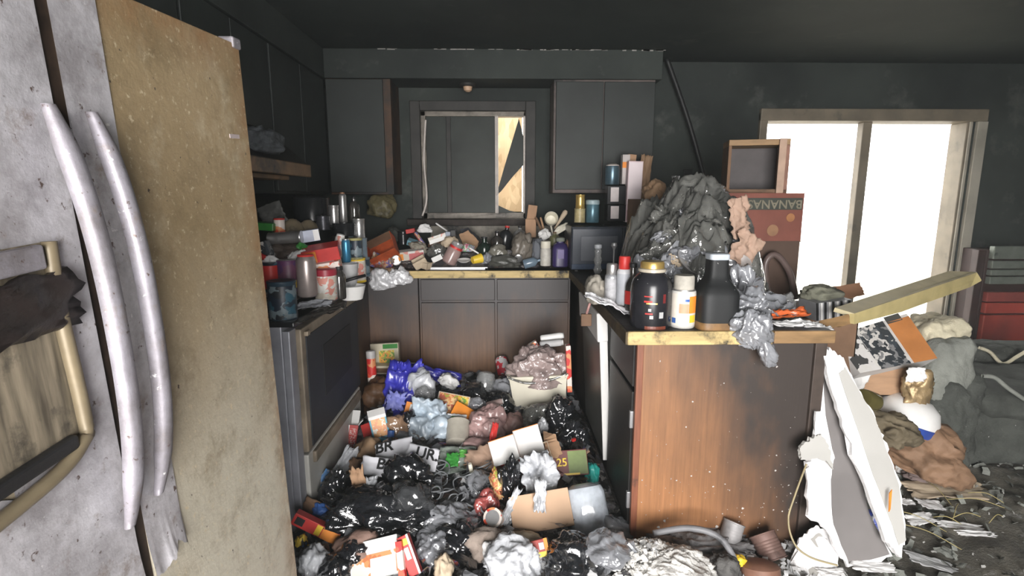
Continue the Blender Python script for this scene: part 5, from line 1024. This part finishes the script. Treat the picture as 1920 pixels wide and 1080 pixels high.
fwad('trash_bag', 'grey black bag fold in middle of large trash bag', 'bag', 770, 930, 80, 50, FILM('grey_black_film', (.05, .052, .055), 1., .16, .7, 18), 107, .14, (0, 0, 0), .12)
fleaf('torn_cardboard', 'torn brown cardboard strip sticking out of black bag', 'cardboard', 672, 912, 26, 66, kraft, 108, (-20, -14, 0), .12, amp=.012, th=.004, rag=.4); fleaf('torn_cardboard', 'torn brown paper behind large black bag', 'cardboard', 676, 884, 50, 40, kraft_d, 109, (-30, 20, 0), .06, amp=.02, th=.003, rag=.3); fwad('plastic_bag', 'white grey film scraps behind black bag', 'film', 690, 915, 36, 50, bag_white, 110, .08, (0, 20, 0), .09)
fleaf('plastic_wrapper', 'blue and white wrapper left of black bag', 'wrapper', 606, 918, 30, 70, PR('blue_white_print', [(.12, .30, .62), (.2, .42, .7), (.6, .62, .68)], 40, .08), 111, (-30, 28, 0), .05, amp=.015); fwad('plastic_wrapper', 'dark blue wrapper scrap below blue and white wrapper', 'wrapper', 600, 955, 32, 26, blue_pl, 112, .06); fleaf('film_sheet', 'white grey film trailing from stove foot to black bag', 'film', 640, 880, 26, 90, bag_white, 113, (-45, 30, 0), .05, amp=.02, rag=.3)
fround('sauce_jar', 'yellow jar with teal lid against refrigerator', 'jar', 570, 926, 40, 52, [('body', M('mustard_jar', (.62, .38, .05), .3, var=.3, soot=.08), [(.85, 0), (1, .05), (1, .74), (.9, .78)]), ('label_band', paper, [(1.005, .2), (1.015, .21), (1.015, .6), (1.005, .61)]), ('lid', teal_pl, [(.92, .77), (.97, .79), (.97, .98), (.85, 1)])], (0, -72, 20), .05)
fbox('food_box', 'red and orange striped box lying by refrigerator foot', 'box', 594, 988, 92, 22, .05, (-15, 30, 0), redonly, lift=.06, prints=[('dark_badge', black, .06, .2, .24, .8), ('yellow_disc', yellow, .5, .1, .62, .95), ('orange_end', orange, .64, .05, 1, .95)]); fleaf('torn_cardboard', 'dark brown cardboard behind striped red box', 'cardboard', 600, 962, 70, 34, kraft_d, 114, (-30, 28, 0), .04, amp=.01, th=.004)
fwad('torn_cardboard', 'pinkish brown crumpled wrapper behind white carton', 'wrapper', 668, 1022, 90, 40, M('pink_brown_paper', (.30, .19, .15), .7, var=.4, bump=.4), 115, .14, (0, -12, 0)); fwad('trash_bag', 'small black scrap behind white carton', 'bag', 665, 1030, 50, 30, bag_black, 116, .1, lift=.07)
fwad('napkin_wad', 'white napkin by refrigerator foot', 'tissue', 588, 1048, 50, 56, bag_white, 117, .12); fwad('food_box', 'yellow and blue crumpled box by refrigerator foot', 'box', 565, 1018, 24, 34, PR('yellow_blue', [(.7, .5, .05), (.06, .15, .4), (.03, .03, .03)], 30, .2), 118, .06); fwad('trash_bag', 'black plastic at bottom left corner of floor', 'bag', 626, 1062, 60, 36, bag_black, 119, .12)
fbox('food_carton', 'white carton with food print at bottom of view', 'carton', 706, 1048, 92, 66, .05, (-42, -14, 0), white_pl, lift=.06, prints=[('food_picture', PR('meat_print', [(.5, .17, .07), (.62, .28, .12), (.75, .66, .58)], 30, .05), .03, .05, .98, .62), ('white_panel', paper, .42, .0, .95, .5)]); fbox('food_box', 'red box with yellow dot right of white carton', 'box', 768, 1040, 22, 72, .04, (-30, -22, 10), redonly, lift=.08, prints=[('yellow_dot', yellow, .2, .76, .8, .92), ('white_text', paper_g, .3, .4, .7, .7), ('white_edge', white_pl, .82, 0, 1, 1)]); fbox('food_box', 'thin red box between white carton and red box', 'box', 752, 1048, 12, 62, .03, (-30, -12, 0), red_pr, lift=.09)
# melted six-pack rings (a net of rings)
Yr = gy(855, 905, .07); c = PY(855, 905, Yr); t = thing('ring_net', 'melted grey net of plastic rings right of black bag', 'plastic net', c); rd = random.Random(21); gm_ = M('ring_plastic', (.20, .21, .22), .25, var=.4)
for i in range(34):
    x, y = rd.uniform(-.13, .17), rd.uniform(-.16, .22); r_ = rd.uniform(.022, .04); z = ground(c.x + x, c.y + y) + rd.uniform(.025, .06) - c.z
    pts = [(x + r_ * math.cos(a * .5236) * rd.uniform(.9, 1.1), y + r_ * math.sin(a * .5236), z + .018 * math.sin(a * .5236 + i) + rd.uniform(-.003, .003)) for a in range(13)]; pts[-1] = pts[0]
    obj('ring', tube('ring', smoothpath(pts, 2), .0035, 6), gm_, t)
for k, (px, py, wd, h, m) in enumerate(((840, 975, 100, 60, bag_grey), (860, 1010, 90, 60, bag_black), (815, 1020, 80, 50, bag_grey), (900, 905, 50, 40, bag_grey), (880, 1000, 60, 46, bag_grey), (905, 985, 40, 30, bag_black))):
    fwad('plastic_bag', ['grey crumpled film below ring net', 'black crumpled film below ring net', 'grey film right of red dotted box', 'small grey film right of ring net', 'grey film left of silver can', 'black film scrap under silver can'][k], 'film', px, py, wd, h, m, 120 + k, .16, lift=.03, sub=5 if k < 3 else 4)
fwad('plaster_lump', 'pale brown lump at bottom of floor', 'lump', 832, 1062, 36, 40, kraft_p, 128, .09); fwad('paper_bag', 'tan crushed paper below silver can', 'paper', 915, 1015, 80, 44, M('tan_grey_paper', (.32, .26, .22), .8, var=.3, bump=.5), 129, .14)
gw = fleaf('green_wrap', 'clear wrap with green print right of printed sheets', 'wrap', 858, 862, 70, 56, FILM('clear_green', (.40, .46, .40), .8, .2, .6, 20), 130, (-55, 0, 0), .04, amp=.015); attach(fleaf('p', 'x', 'x', 848, 862, 24, 28, green_pl, 131, (-55, 0, 0), .062, amp=.004, rag=.3), gw, 'printed_leaf', 'green printed leaf'); attach(fleaf('p', 'x', 'x', 868, 850, 14, 16, M('bright_green', (.12, .42, .08), .4), 132, (-55, 0, 0), .06, amp=.004, rag=.3), gw, 'printed_leaf', 'green printed leaf')
fround('pen_tube', 'short white tube standing right of ring net', 'tube', 884, 884, 8, 32, SODA(tan_pl, tan_pl), (0, -10, 0), .05)
# cartons in the middle right
fleaf('torn_cardboard', 'folded brown cardboard left of open white carton', 'cardboard', 905, 868, 60, 60, M('folded_brown', (.36, .24, .17), .8, var=.3, vs=6), 133, (-35, -24, 0), .05, amp=.02, th=.004, rag=.25)
oc = fbox('food_carton', 'open white lined carton in middle of floor', 'carton', 985, 880, 110, 70, .06, (-44, -18, 0), kraft_p, lift=.05, op='front', inner=redonly)
s_ = SC(PY(970, 842, gy(970, 842, .14)))
for px, py, wd, h, an in ((945, 845, 50, 46, -19), (992, 830, 50, 56, -17)): 
    b_, s2, _ = base_at(px, py, h, gy(px, py, .16), rr(-30, an, 0)); tt = attach(obj('flap', boxm('flap', -wd * s2 / 2, wd * s2 / 2, -.003, .0, 0, h * s2, .001), white_pl, None, b_, rr(-30, an, 0)), oc, 'flap', 'white flap'); obj('backing', boxm('backing', -wd * s2 / 2, wd * s2 / 2, .0, .0015, 0, h * s2 + .003), orange, tt)
board('torn_cardboard', 'brown cardboard flap right of open white carton', 'cardboard', [(1018, 808, gy(1018, 820, .12)), (1042, 815, gy(1042, 830, .12)), (1055, 850, gy(1055, 860, .08)), (1034, 862, gy(1034, 870, .08)), (1022, 845, gy(1022, 860, .1))], .004, kraft)
fwad('trash_bag', 'small black bag inside open carton', 'bag', 955, 898, 48, 76, bag_black, 134, .12, (0, 6, 0), .1, sub=5); fleaf('plastic_bag', 'white plastic shreds lying on open carton', 'bag', 1010, 888, 66, 76, bag_white, 135, (-40, -16, 0), .13, amp=.04, th=.002, rag=.4, n=24); fleaf('plastic_bag', 'white plastic shred hanging over brown box', 'bag', 1013, 930, 22, 56, bag_white, 136, (-30, 4, 0), .14, amp=.012, th=.002, rag=.4); fwad('food_wrapper', 'brown meat print wrapper left of black bag in carton', 'wrapper', 932, 906, 26, 56, food_pr, 137, .08, (0, -12, 0), .08)
t = fbox('snack_box', 'dark green and maroon snack box by dishwasher', 'box', 1068, 868, 66, 46, .05, (-30, -4, 0), M('maroon_card', (.13, .03, .025), .5, var=.3), lift=.07, prints=[('green_field', M('olive_green_card', (.16, .22, .06), .5, var=.4), .45, .05, .98, .95), ('yellow_strip', yellow, .3, .03, .75, .1)])
s_ = SC(PY(1068, 868, gy(1068, 868, .07))); obj('lettering', text('25', .05), yellow, t, (-.038, -.0275, .06), (R(90), 0, 0))
fwad('teal_wrapper', 'teal green crumpled wrapper at dishwasher foot', 'wrapper', 1110, 886, 26, 40, teal_pl, 138, .08)
t = fround('plastic_jug', 'large cloudy plastic jug lying by peninsula corner', 'jug', 1100, 955, 78, 92, [('body', FILM('cloudy_plastic', (.74, .80, .88), .80, .14, .35, 7), [(.5, 0), (.85, .02), (1, .1), (1, .8), (.9, .92), (.5, 1)]), ('base_rim', M('cloudy_rim', (.5, .54, .58), .25), [(.82, -.01), (.9, .0), (.9, .03), (.8, .04)])], (-30, -10, 0), .05, sq=2.7, n=36)
fbox('cardboard_box', 'tan cardboard box with folded bottom in front of jug', 'box', 1015, 958, 112, 66, .09, (-32, -10, 0), M('tan_card', (.56, .37, .24), .7, var=.15, vs=5), lift=.05)
fround('food_tin', 'silver tin end facing up beside tan box', 'tin', 928, 972, 36, 34, TIN(red_pr, None, steel), (50, -24, 0), .05); fwad('food_wrapper', 'red and clear wrapper beside silver tin', 'wrapper', 912, 942, 44, 44, FILM('red_film', (.42, .10, .09), .9, .2, .6, 24), 139, .1)
fleaf('film_sheet', 'white twisted film between tin and tan box', 'film', 958, 950, 16, 70, bag_white, 140, (-30, 30, 0), .08, amp=.015, rag=.3); fwad('napkin_wad', 'white plastic bag at bottom centre of view', 'bag', 965, 1048, 110, 70, bag_white, 141, .2, (0, 8, 0), .05, sub=5); fwad('napkin_wad', 'white napkin scrap left of bottom white bag', 'tissue', 920, 1035, 30, 40, paper, 142, .07, (0, -16, 0))
fbox('tea_box', 'small red and yellow box right of bottom white bag', 'box', 1012, 1028, 34, 30, .03, (-35, -14, 0), M('dark_red_card', (.34, .05, .04), .5), lift=.07, prints=[('yellow_strip', yellow, 0, 0, 1, .28), ('yellow_side', orange, .8, .28, 1, 1), ('round_mark', paper_g, .5, .4, .78, .8)]); fwad('trash_bag', 'black bag at bottom right of floor before peninsula', 'bag', 1080, 1044, 110, 70, bag_black, 143, .2, (0, 4, 0), .04, sub=5); fwad('foil_scrap', 'brown white torn paper above small red box', 'paper', 985, 1010, 60, 20, kraft_p, 144, .08)
fwad('plastic_bag', 'grey smoky film right of black bottom bag', 'film', 1140, 1024, 80, 44, bag_grey, 145, .16); fwad('plastic_bag', 'grey film along foot of peninsula corner', 'film', 1150, 990, 70, 40, bag_grey, 146, .12)
# ash heap before the end panel
bits('white_ash', 'white ash flakes heaped in front of peninsula end panel', ash_m, 900, .014, (.36, .64, 1.55, 1.82), 31, 1.)
bits('grey_ash', 'grey ash flakes along foot of peninsula end panel', paper_g, 500, .016, (.42, 1.15, 1.66, 1.925), 32, 1.)
fwad('ash_heap', 'white ash heap in front of peninsula end panel', 'ash', 1265, 1066, 150, 56, ash_m, 147, .26, (0, 3, 0), .0, sub=6, amp=.22, freq=2.6, crease=.16)
fwad('ash_heap', 'grey ash heap behind white ash heap', 'ash', 1310, 1022, 200, 40, M('grey_ash', (.26, .25, .25), .95, var=.6, vs=25, bump=1., bs=40), 148, .2, lift=.02, sub=5, freq=5.)
cord('melted_hose', 'grey melted hose arching over ash heap', 'hose', [(1225, 1000, 1.8), (1290, 990, 1.8), (1345, 1005, 1.77), (1375, 1045, 1.72), (1380, 1085, 1.68)], .012, M('grey_hose', (.22, .22, .23), .5, soot=.2)); fround('food_tin', 'ashy grey tin tipped against end panel foot', 'tin', 1370, 1003, 40, 50, TIN(M('ashy_tin', (.32, .31, .31), .6, .2, var=.5, soot=.25)), (-20, 24, 0), .06)
fround('food_tin', 'rusty dark tin right of ashy tin', 'tin', 1440, 1025, 50, 48, TIN(M('rusty_tin', (.20, .12, .10), .6, .2, var=.5, soot=.25)), (-40, -20, 0), .04); fround('plastic_tray', 'large brown round tray at bottom of view', 'tray', 1425, 1066, 70, 26, [('body', M('brown_lid', (.24, .12, .08), .6, var=.4), [(.9, 0), (1, .1), (1, .7), (.9, .8), (.6, 1), (.1, 1)])], (-20, 0, 0), .03)
fwad('yellow_scrap', 'yellow scrap between tins before end panel', 'scrap', 1385, 1048, 24, 14, yellow, 149, .05); fwad('rubble', 'grey clinker lump right of white ash heap', 'rubble', 1360, 1060, 60, 40, M('clinker', (.12, .115, .11), .8, var=.6, bump=1.), 150, .1)
# ================================================================== DINING SIDE
def yb(py, t=0.): return 1.955 - (py - 650) / 400 * .23 + t
def bp(L, t=0.): return [(x, y, yb(y, t)) for x, y in L]
board('plasterboard', 'grey faced broken plasterboard leaning against peninsula corner', 'plasterboard', bp([(1540, 690), (1560, 735), (1602, 850), (1628, 960), (1675, 1045), (1590, 1062), (1552, 1000), (1516, 965), (1512, 880), (1528, 840), (1532, 760)], .03), .014, gyp, .008,
      (bp([(1543, 700), (1560, 735), (1602, 850), (1628, 960), (1668, 1040), (1592, 1056), (1562, 985), (1556, 900), (1564, 862), (1548, 780)], .03), gyp_grey), seed=5)
board('plasterboard', 'long pale plasterboard strip with ragged white edge leaning on peninsula', 'plasterboard', bp([(1541, 652), (1560, 655), (1582, 672), (1604, 720), (1642, 782), (1660, 830), (1688, 905), (1700, 1012), (1688, 1046), (1660, 1012), (1600, 850), (1560, 735)], -.03), .02, gyp, .009,
      (bp([(1572, 700), (1584, 690), (1604, 722), (1640, 784), (1658, 832), (1684, 908), (1697, 1010), (1685, 1025), (1672, 985), (1625, 860)], -.03), gyp_face), seed=9)
board('plasterboard', 'torn off white plasterboard scrap hanging on left edge', 'plasterboard', bp([(1500, 838), (1520, 822), (1540, 815), (1556, 840), (1562, 880), (1548, 862), (1502, 862)], -.01), .012, gyp_face, .006, seed=3)
board('plasterboard', 'upper white plaster splinter beside grey faced board', 'plasterboard', bp([(1530, 770), (1545, 790), (1565, 855), (1560, 868), (1540, 820), (1528, 830)], .0), .012, gyp, .005, seed=4)
board('plasterboard', 'low broken plasterboard piece with grey face at floor', 'plasterboard', [(1482, 1062, 1.78), (1500, 1010, 1.82), (1530, 985, 1.85), (1560, 1000, 1.83), (1575, 1050, 1.77), (1560, 1085, 1.72), (1460, 1088, 1.72)], .014, gyp, .008, ([(1500, 1058, 1.775), (1512, 1015, 1.815), (1535, 998, 1.835), (1550, 1010, 1.82), (1556, 1040, 1.785), (1530, 1080, 1.73), (1488, 1085, 1.725)], M('grey_face', (.40, .385, .36), .8, var=.2)), seed=6)
cord('electric_cord', 'thin tan cord dangling in front of broken plasterboard', 'cord', [(1512, 870, 1.84), (1490, 930, 1.80), (1478, 975, 1.78), (1490, 1020, 1.74), (1520, 1045, 1.72), (1570, 1060, 1.7)], .0035, M('tan_cord', (.36, .30, .17), .5))
cord('electric_cord', 'second thin cord between the plasterboard pieces', 'cord', [(1608, 860, 1.9), (1606, 900, 1.86), (1612, 935, 1.82)], .003, M('tan_cord', (.3, .3, .2)))
fwad('blue_wrapper', 'blue and white wrapper between the plasterboard pieces', 'wrapper', 1640, 972, 34, 36, PR('blue_white_b', [(.06, .10, .5), (.5, .52, .6), (.1, .14, .4)], 40, .05), 151, .06, lift=.06); board('orange_stick', 'orange streak stick on pale plasterboard strip', 'stick', bp([(1668, 925), (1673, 918), (1670, 955), (1667, 960)], -.06), .004, orange, .0)
# pile of boxes
Yp = 2.25
board('product_box', 'product carton with dark photo print and orange end tilted on pile', 'carton', [(1562, 630, Yp + .12), (1700, 588, Yp + .2), (1757, 672, Yp + .05), (1612, 700, Yp)], .10, M('white_carton', (.6, .58, .56), .5, var=.2), .0, seed=2)
def facep(label, pts, mat, nm): 
    me, o = slab(nm, [PY(*q) for q in pts], .003, .003, 0, 1, 1); return me, o
pb = bpy.data.objects['product_box']
def lerpq(u, v_):
    A = [Vector(PY(*q)) for q in ((1562, 630, Yp + .12), (1700, 588, Yp + .2), (1757, 672, Yp + .05), (1612, 700, Yp))]
    return A[0].lerp(A[1], u).lerp(A[3].lerp(A[2], u), v_)
for nm, m, u0, v0, u1, v1 in (('picture_panel', bw_pr, .28, .0, .66, 1), ('white_panel', PR('white_photo', [(.6, .58, .56), (.6, .58, .55), (.05, .05, .05), (.62, .6, .58)], 26, .05), .0, .0, .27, 1), ('orange_panel', M('orange_brown_card', (.55, .22, .07), .5, var=.3, vs=7), .70, .06, 1, 1), ('grey_panel', M('dark_grey_print', (.08, .08, .075), .5), .70, -.06, .9, .1)):
    me, o = slab(nm, [lerpq(u0, v0), lerpq(u1, v0), lerpq(u1, v1), lerpq(u0, v1)], .003, .0025, 0, 1, 1); obj(nm, me, m, pb, o - pb.location)
t = thing('wooden_beam', 'pale yellowish wooden angle beam lying across box pile', 'beam', PY(1575, 590, 2.10)); q = WO[t.name]
def beam(name, A, mat, th): me, o = slab(name, [PY(*p) for p in A], th, 0, .0015, 3, 7); return obj(name, me, mat, t, o - q)
bmw = M('yellow_foam_wood', (.52, .43, .20), .6, var=.35, vs=6, soot=.1, grain=(1, 1, 1)); bmt = M('pale_beam_top', (.62, .54, .34), .6, var=.3, vs=6, soot=.06)
beam('top_board', [(1565, 577, 2.10), (1780, 508, 2.62), (1832, 510, 2.66), (1602, 588, 2.04)], bmt, .018); beam('front_board', [(1602, 588, 2.04), (1832, 511, 2.62), (1841, 526, 2.60), (1820, 538, 2.58), (1690, 585, 2.25), (1602, 608, 2.03)], bmw, .018)
board('wooden_batten', 'scorched short batten under the left end of beam', 'batten', [(1530, 603, 2.02), (1596, 588, 2.06), (1602, 606, 2.05), (1562, 615, 2.02)], .02, wood_edge, .002)
t = box_item('ribbed_basket', 'white ribbed plastic basket with grey contents on box pile', 'basket', 1546, 576, 66, 34, 2.3, .14, (0, -6, 0), M('basket_grey', (.34, .34, .35), .5, soot=.15))
s_ = SC(PY(1546, 576, 2.3))
for k in range(9): obj('rib', boxm('rib', -33 * s_ + k * 7.3 * s_, -33 * s_ + k * 7.3 * s_ + 3.2 * s_, -.076, -.07, .004, 34 * s_), white_pl if k % 2 else black, t)
wad('rag', 'grey olive rag on top of ribbed basket', 'rag', 1538, 548, 70, 26, 2.34, M('olive_rag', (.20, .20, .15), .9, var=.4, bump=.5), 152, .14); board('cardboard_flap', 'orange brown cardboard flap behind ribbed basket', 'cardboard', [(1546, 540, 2.5), (1612, 530, 2.55), (1622, 552, 2.5), (1570, 562, 2.45)], .005, M('orange_kraft', (.42, .22, .13), .8, var=.3))
def bigbox(name, label, x0, x1, y0, y1, z0, z1, mat):
    t = thing(name, label, 'carton', ((x0 + x1) / 2, (y0 + y1) / 2, z0)); th = .005
    for n, q in (('front', (x0, x1, y0, y0 + th, z0, z1)), ('back', (x0, x1, y1 - th, y1, z0, z1)), ('left_wall', (x0, x0 + th, y0, y1, z0, z1)), ('right_wall', (x1 - th, x1, y0, y1, z0, z1)), ('top', (x0, x1, y0, y1, z1 - th, z1)), ('bottom', (x0, x1, y0, y1, z0, z0 + th))): wp(n, q, mat, t)
A_ = PY(1612, 735, 2.32); B_ = PY(1702, 690, 2.32)
bigbox('cardboard_box', 'brown cardboard box under product carton', A_.x - .12, B_.x, 2.32, 2.62, A_.z - .02, B_.z + .02, kraft); bigbox('cardboard_box', 'large smoked box at bottom of dining side pile', A_.x - .15, B_.x + .12, 2.38, 2.8, .04, A_.z - .025, kraft_d); bigbox('cardboard_box', 'smoked box standing behind ribbed basket pile', 1.27, 1.60, 2.30, 2.70, A_.z - .02, PY(1546, 594, 2.3).z - .004, kraft_d)
wad('gold_foil', 'crumpled gold foil hanging below product carton', 'foil', 1722, 725, 56, 66, 2.26, M('gold_foil', (.42, .30, .16), .4, .4, var=.4, vs=14, bump=.6, bs=25), 153, .08, (0, 8, 0)); leaf('paper_scrap', 'white paper under product carton corner', 'paper', 1718, 703, 36, 28, 2.22, paper, 154, (0, 0, 0), .01)
round_item('glass_bottle', 'green glass bottle lying beside pale plasterboard strip', 'bottle', 1634, 752, 36, 56, 2.05, BOTTLE(M('olive_glass', (.10, .085, .03), .12, var=.3), black), (0, 110, 20)); leaf('paper_scrap', 'white card behind leaning plasterboard strip', 'paper', 1608, 712, 40, 40, 2.31, white_pl, 155, (0, 20, 0), .006, .002, .15)
t = round_item('helmet', 'white and blue rounded bowl on floor pile', 'bowl', 1703, 772, 106, 62, 2.3, [('shell', white_pl, [(1, .25), (.98, .45), (.85, .75), (.55, .95), (.1, 1)]), ('rim', M('royal_blue', (.03, .07, .32), .4), [(1.0, 0), (1.02, .05), (1.02, .25), (1.0, .27)])], (0, 18, 0))
wad('paper_bag', 'large brown paper bag slumped on dining side floor', 'bag', 1735, 842, 140, 84, 2.25, M('brown_sack', (.27, .16, .095), .7, var=.35, vs=6, bump=.35), 156, .35, (0, 16, 0), .22, 1.3, .22, 5); wad('paper_bag', 'olive brown flattened bag beside slumped sack', 'bag', 1668, 800, 90, 50, 2.15, M('olive_brown_sack', (.15, .12, .075), .8, var=.4, bump=.35), 157, .2, (0, 10, 0), sub=5)
fleaf('cardboard_sheet', 'flat tan cardboard sheet lying in ash', 'cardboard', 1775, 918, 160, 46, kraft_p, 158, (-80, 2, 0), .02, amp=.01, th=.005, rag=.25)
for k, (px, py, wd, h, ro) in enumerate(((1745, 945, 50, 24, 10), (1725, 972, 46, 26, -12), (1800, 985, 90, 16, 8), (1700, 940, 24, 16, 0), (1830, 1000, 70, 12, 4), (1640, 1062, 80, 24, 4), (1750, 1055, 100, 30, 18), (1560, 1072, 50, 18, 0))):
    fleaf('torn_paper', ['white torn paper nearest tan cardboard sheet', 'white torn plaster paper below tan cardboard sheet', 'long white torn paper in straw on ash', 'small white paper left of tan cardboard sheet', 'thin white torn paper far right on ash', 'white torn paper at foot of plasterboard', 'grey white torn sheet at bottom right', 'white plaster scrap at bottom beside low board'][k], 'paper', px, py, wd, h, paper if k != 6 else paper_g, 160 + k, (-78, ro, 0), .03, amp=.004, rag=.3)
rd = random.Random(5); strawm = M('straw', (.50, .42, .18), .6)
for k in range(9):
    px, py = 1715 + k * 19, rd.uniform(920, 1010); c = G(px, py, .03); a = rd.uniform(0, 3.1); L_ = rd.uniform(.05, .12)
    o = obj('straw', tube('straw', smoothpath([(-L_ * math.cos(a), -L_ * math.sin(a), 0), (0, 0, .025), (L_ * math.cos(a), L_ * math.sin(a), .005)], 4), .0016, 5), strawm, loc=c); tag(o, 'thin yellow straw on ash, %s counted from the left' % ['first', 'second', 'third', 'fourth', 'fifth', 'sixth', 'seventh', 'eighth', 'last'][k], 'straw', 'straws on the ash')
fwad('rubble', 'small white crumpled lump beside slumped brown sack', 'lump', 1692, 874, 30, 22, white_pl, 170, .06); fwad('rubble', 'pinkish debris below slumped brown sack', 'debris', 1740, 888, 90, 20, M('pinkish_debris', (.2, .15, .14), .8, var=.5), 171, .1)
# burnt armchair and foam
def lumpbox(name, x0, x1, y0, y1, z0, z1, seed, amp, mat, par, root, rnd=.05):
    q = WO[root.name]; bm = bmesh.new(); bmesh.ops.create_cube(bm, size=1); bmesh.ops.subdivide_edges(bm, edges=bm.edges, cuts=24, use_grid_fill=True)
    S = Vector((x1 - x0, y1 - y0, z1 - z0)); c = Vector(((x0 + x1) / 2, (y0 + y1) / 2, (z0 + z1) / 2))
    for v in bm.verts:
        p = Vector((v.co.x * S.x, v.co.y * S.y, v.co.z * S.z)); e = Vector([max(0, abs(p[i]) - (S[i] / 2 - rnd)) for i in range(3)])
        if e.length > 0: k = rnd / max(e.length, rnd) ; p = Vector([math.copysign(min(abs(p[i]), S[i] / 2 - rnd) + e[i] * k, p[i]) for i in range(3)])
        w_ = p + c; n = noise.noise(w_ * 5 + Vector((seed, 0, 0))) + .5 * noise.noise(w_ * 14 + Vector((seed, 1, 0))) + .35 * noise.noise(w_ * 34 + Vector((seed, 2, 0)))
        v.co = w_ + p.normalized() * amp * n - q
    return obj(name, bmesh_out(bm, name, True), mat, par or root)
ac = thing('armchair', 'burnt dark grey armchair with torn pale edges', 'armchair', (2.75, 2.75, .03))
lumpbox('seat_base', 2.16, 3.3, 2.45, 3.2, .05, .34, 1, .03, char_fab, None, ac); lumpbox('arm', 2.1, 2.36, 2.40, 3.0, .05, .54, 2, .04, char_fab, None, ac, .07); lumpbox('backrest', 2.35, 3.4, 3.0, 3.25, .2, .50, 3, .04, char_fab, None, ac, .06); lumpbox('seat_cushion', 2.37, 3.2, 2.42, 2.98, .30, .44, 4, .03, char_fab, None, ac, .06)
q = WO[ac.name]
obj('torn_edge', tube('torn_edge', smoothpath([PY(1836, 652, 2.98) - q, PY(1856, 660, 2.97) - q, PY(1880, 682, 2.95) - q, PY(1908, 668, 2.95) - q, PY(1930, 655, 2.95) - q]), .010), foam_lt, ac, label='pale scorched edge of backrest'); obj('torn_edge', tube('torn_edge', smoothpath([PY(1842, 705, 2.42) - q, PY(1865, 708, 2.41) - q, PY(1890, 728, 2.40) - q, PY(1925, 752, 2.4) - q]), .010), foam, ac)
fo = thing('foam_block', 'burnt grey foam block with pale lumpy top beside pile', 'foam', (2.0, 2.55, .3))
lumpbox('block', PY(1752, 700, 2.42).x, PY(1838, 700, 2.42).x, 2.42, 2.72, PY(1790, 800, 2.42).z, PY(1790, 640, 2.42).z, 5, .03, foam, None, fo, .05); lumpbox('crust', PY(1742, 650, 2.5).x, PY(1818, 650, 2.5).x, 2.50, 2.74, PY(1790, 660, 2.5).z, PY(1790, 606, 2.5).z, 6, .05, foam_lt, None, fo, .05); lumpbox('base', PY(1752, 700, 2.42).x, PY(1838, 700, 2.42).x, 2.44, 2.74, .03, PY(1790, 800, 2.42).z + .02, 7, .03, char_fab, None, fo, .05)
# red cabinet
X0, X1 = PY(1846, 560, 3.92).x, 4.35
rc = thing('tool_cabinet', 'red metal cabinet with grey upper louvres at right edge', 'cabinet', ((X0 + X1) / 2, 4.05, .03)); red_m = M('faded_red_metal', (.46, .07, .05), .4, .1, var=.35, vs=5, soot=.15, ss=3); gr_m = M('grey_green_metal', (.20, .22, .19), .45, .2, var=.4, vs=8, soot=.15)
def zz(py): return PY(1890, py, 3.92).z
wp('body', (X0, X1, 3.96, 4.19, .03, zz(470)), M('dark_red_metal', (.045, .022, .02), .5, var=.4), rc, .006)
for a, b, m in ((462, 486, gr_m), (489, 504, gr_m), (506, 517, gr_m), (519, 533, gr_m), (548, 566, M('dull_red', (.28, .06, .05), .5, var=.3)), (568, 588, red_m), (591, 640, red_m)): wp('drawer', (X0 + .02, X1, 3.92, 3.965, zz(b), zz(a)), m, rc, .006)
wp('base_tray', (X0 - .05, X1, 3.84, 3.965, zz(660), zz(643)), red_m, rc, .006); wp('side_post', (X0 - .06, X0 - .005, 3.96, 4.02, .03, zz(470)), M('dark_red_metal', (.1, .03, .02)), rc, .004)

# ================================================================== added haze volume, lifts the blacks and imitates bloom by the patio door
hz = bpy.data.materials.new('bloom_haze'); hz.use_nodes = True; nt = hz.node_tree; nt.nodes.clear()
vs = nn(nt, 'ShaderNodeVolumeScatter'); vs.inputs['Color'].default_value = (.93, 1, .98, 1); vs.inputs['Density'].default_value = .010; vs.inputs['Anisotropy'].default_value = .35
mo = nn(nt, 'ShaderNodeOutputMaterial'); nt.links.new(vs.outputs[0], mo.inputs['Volume'])
o = wbox('added_haze', (XL + .01, XR - .01, -1.6, YB + .02, .3, ZC - .005), hz); tag(o, 'thin haze volume added for the glow by the patio door', 'haze', kind='stuff')
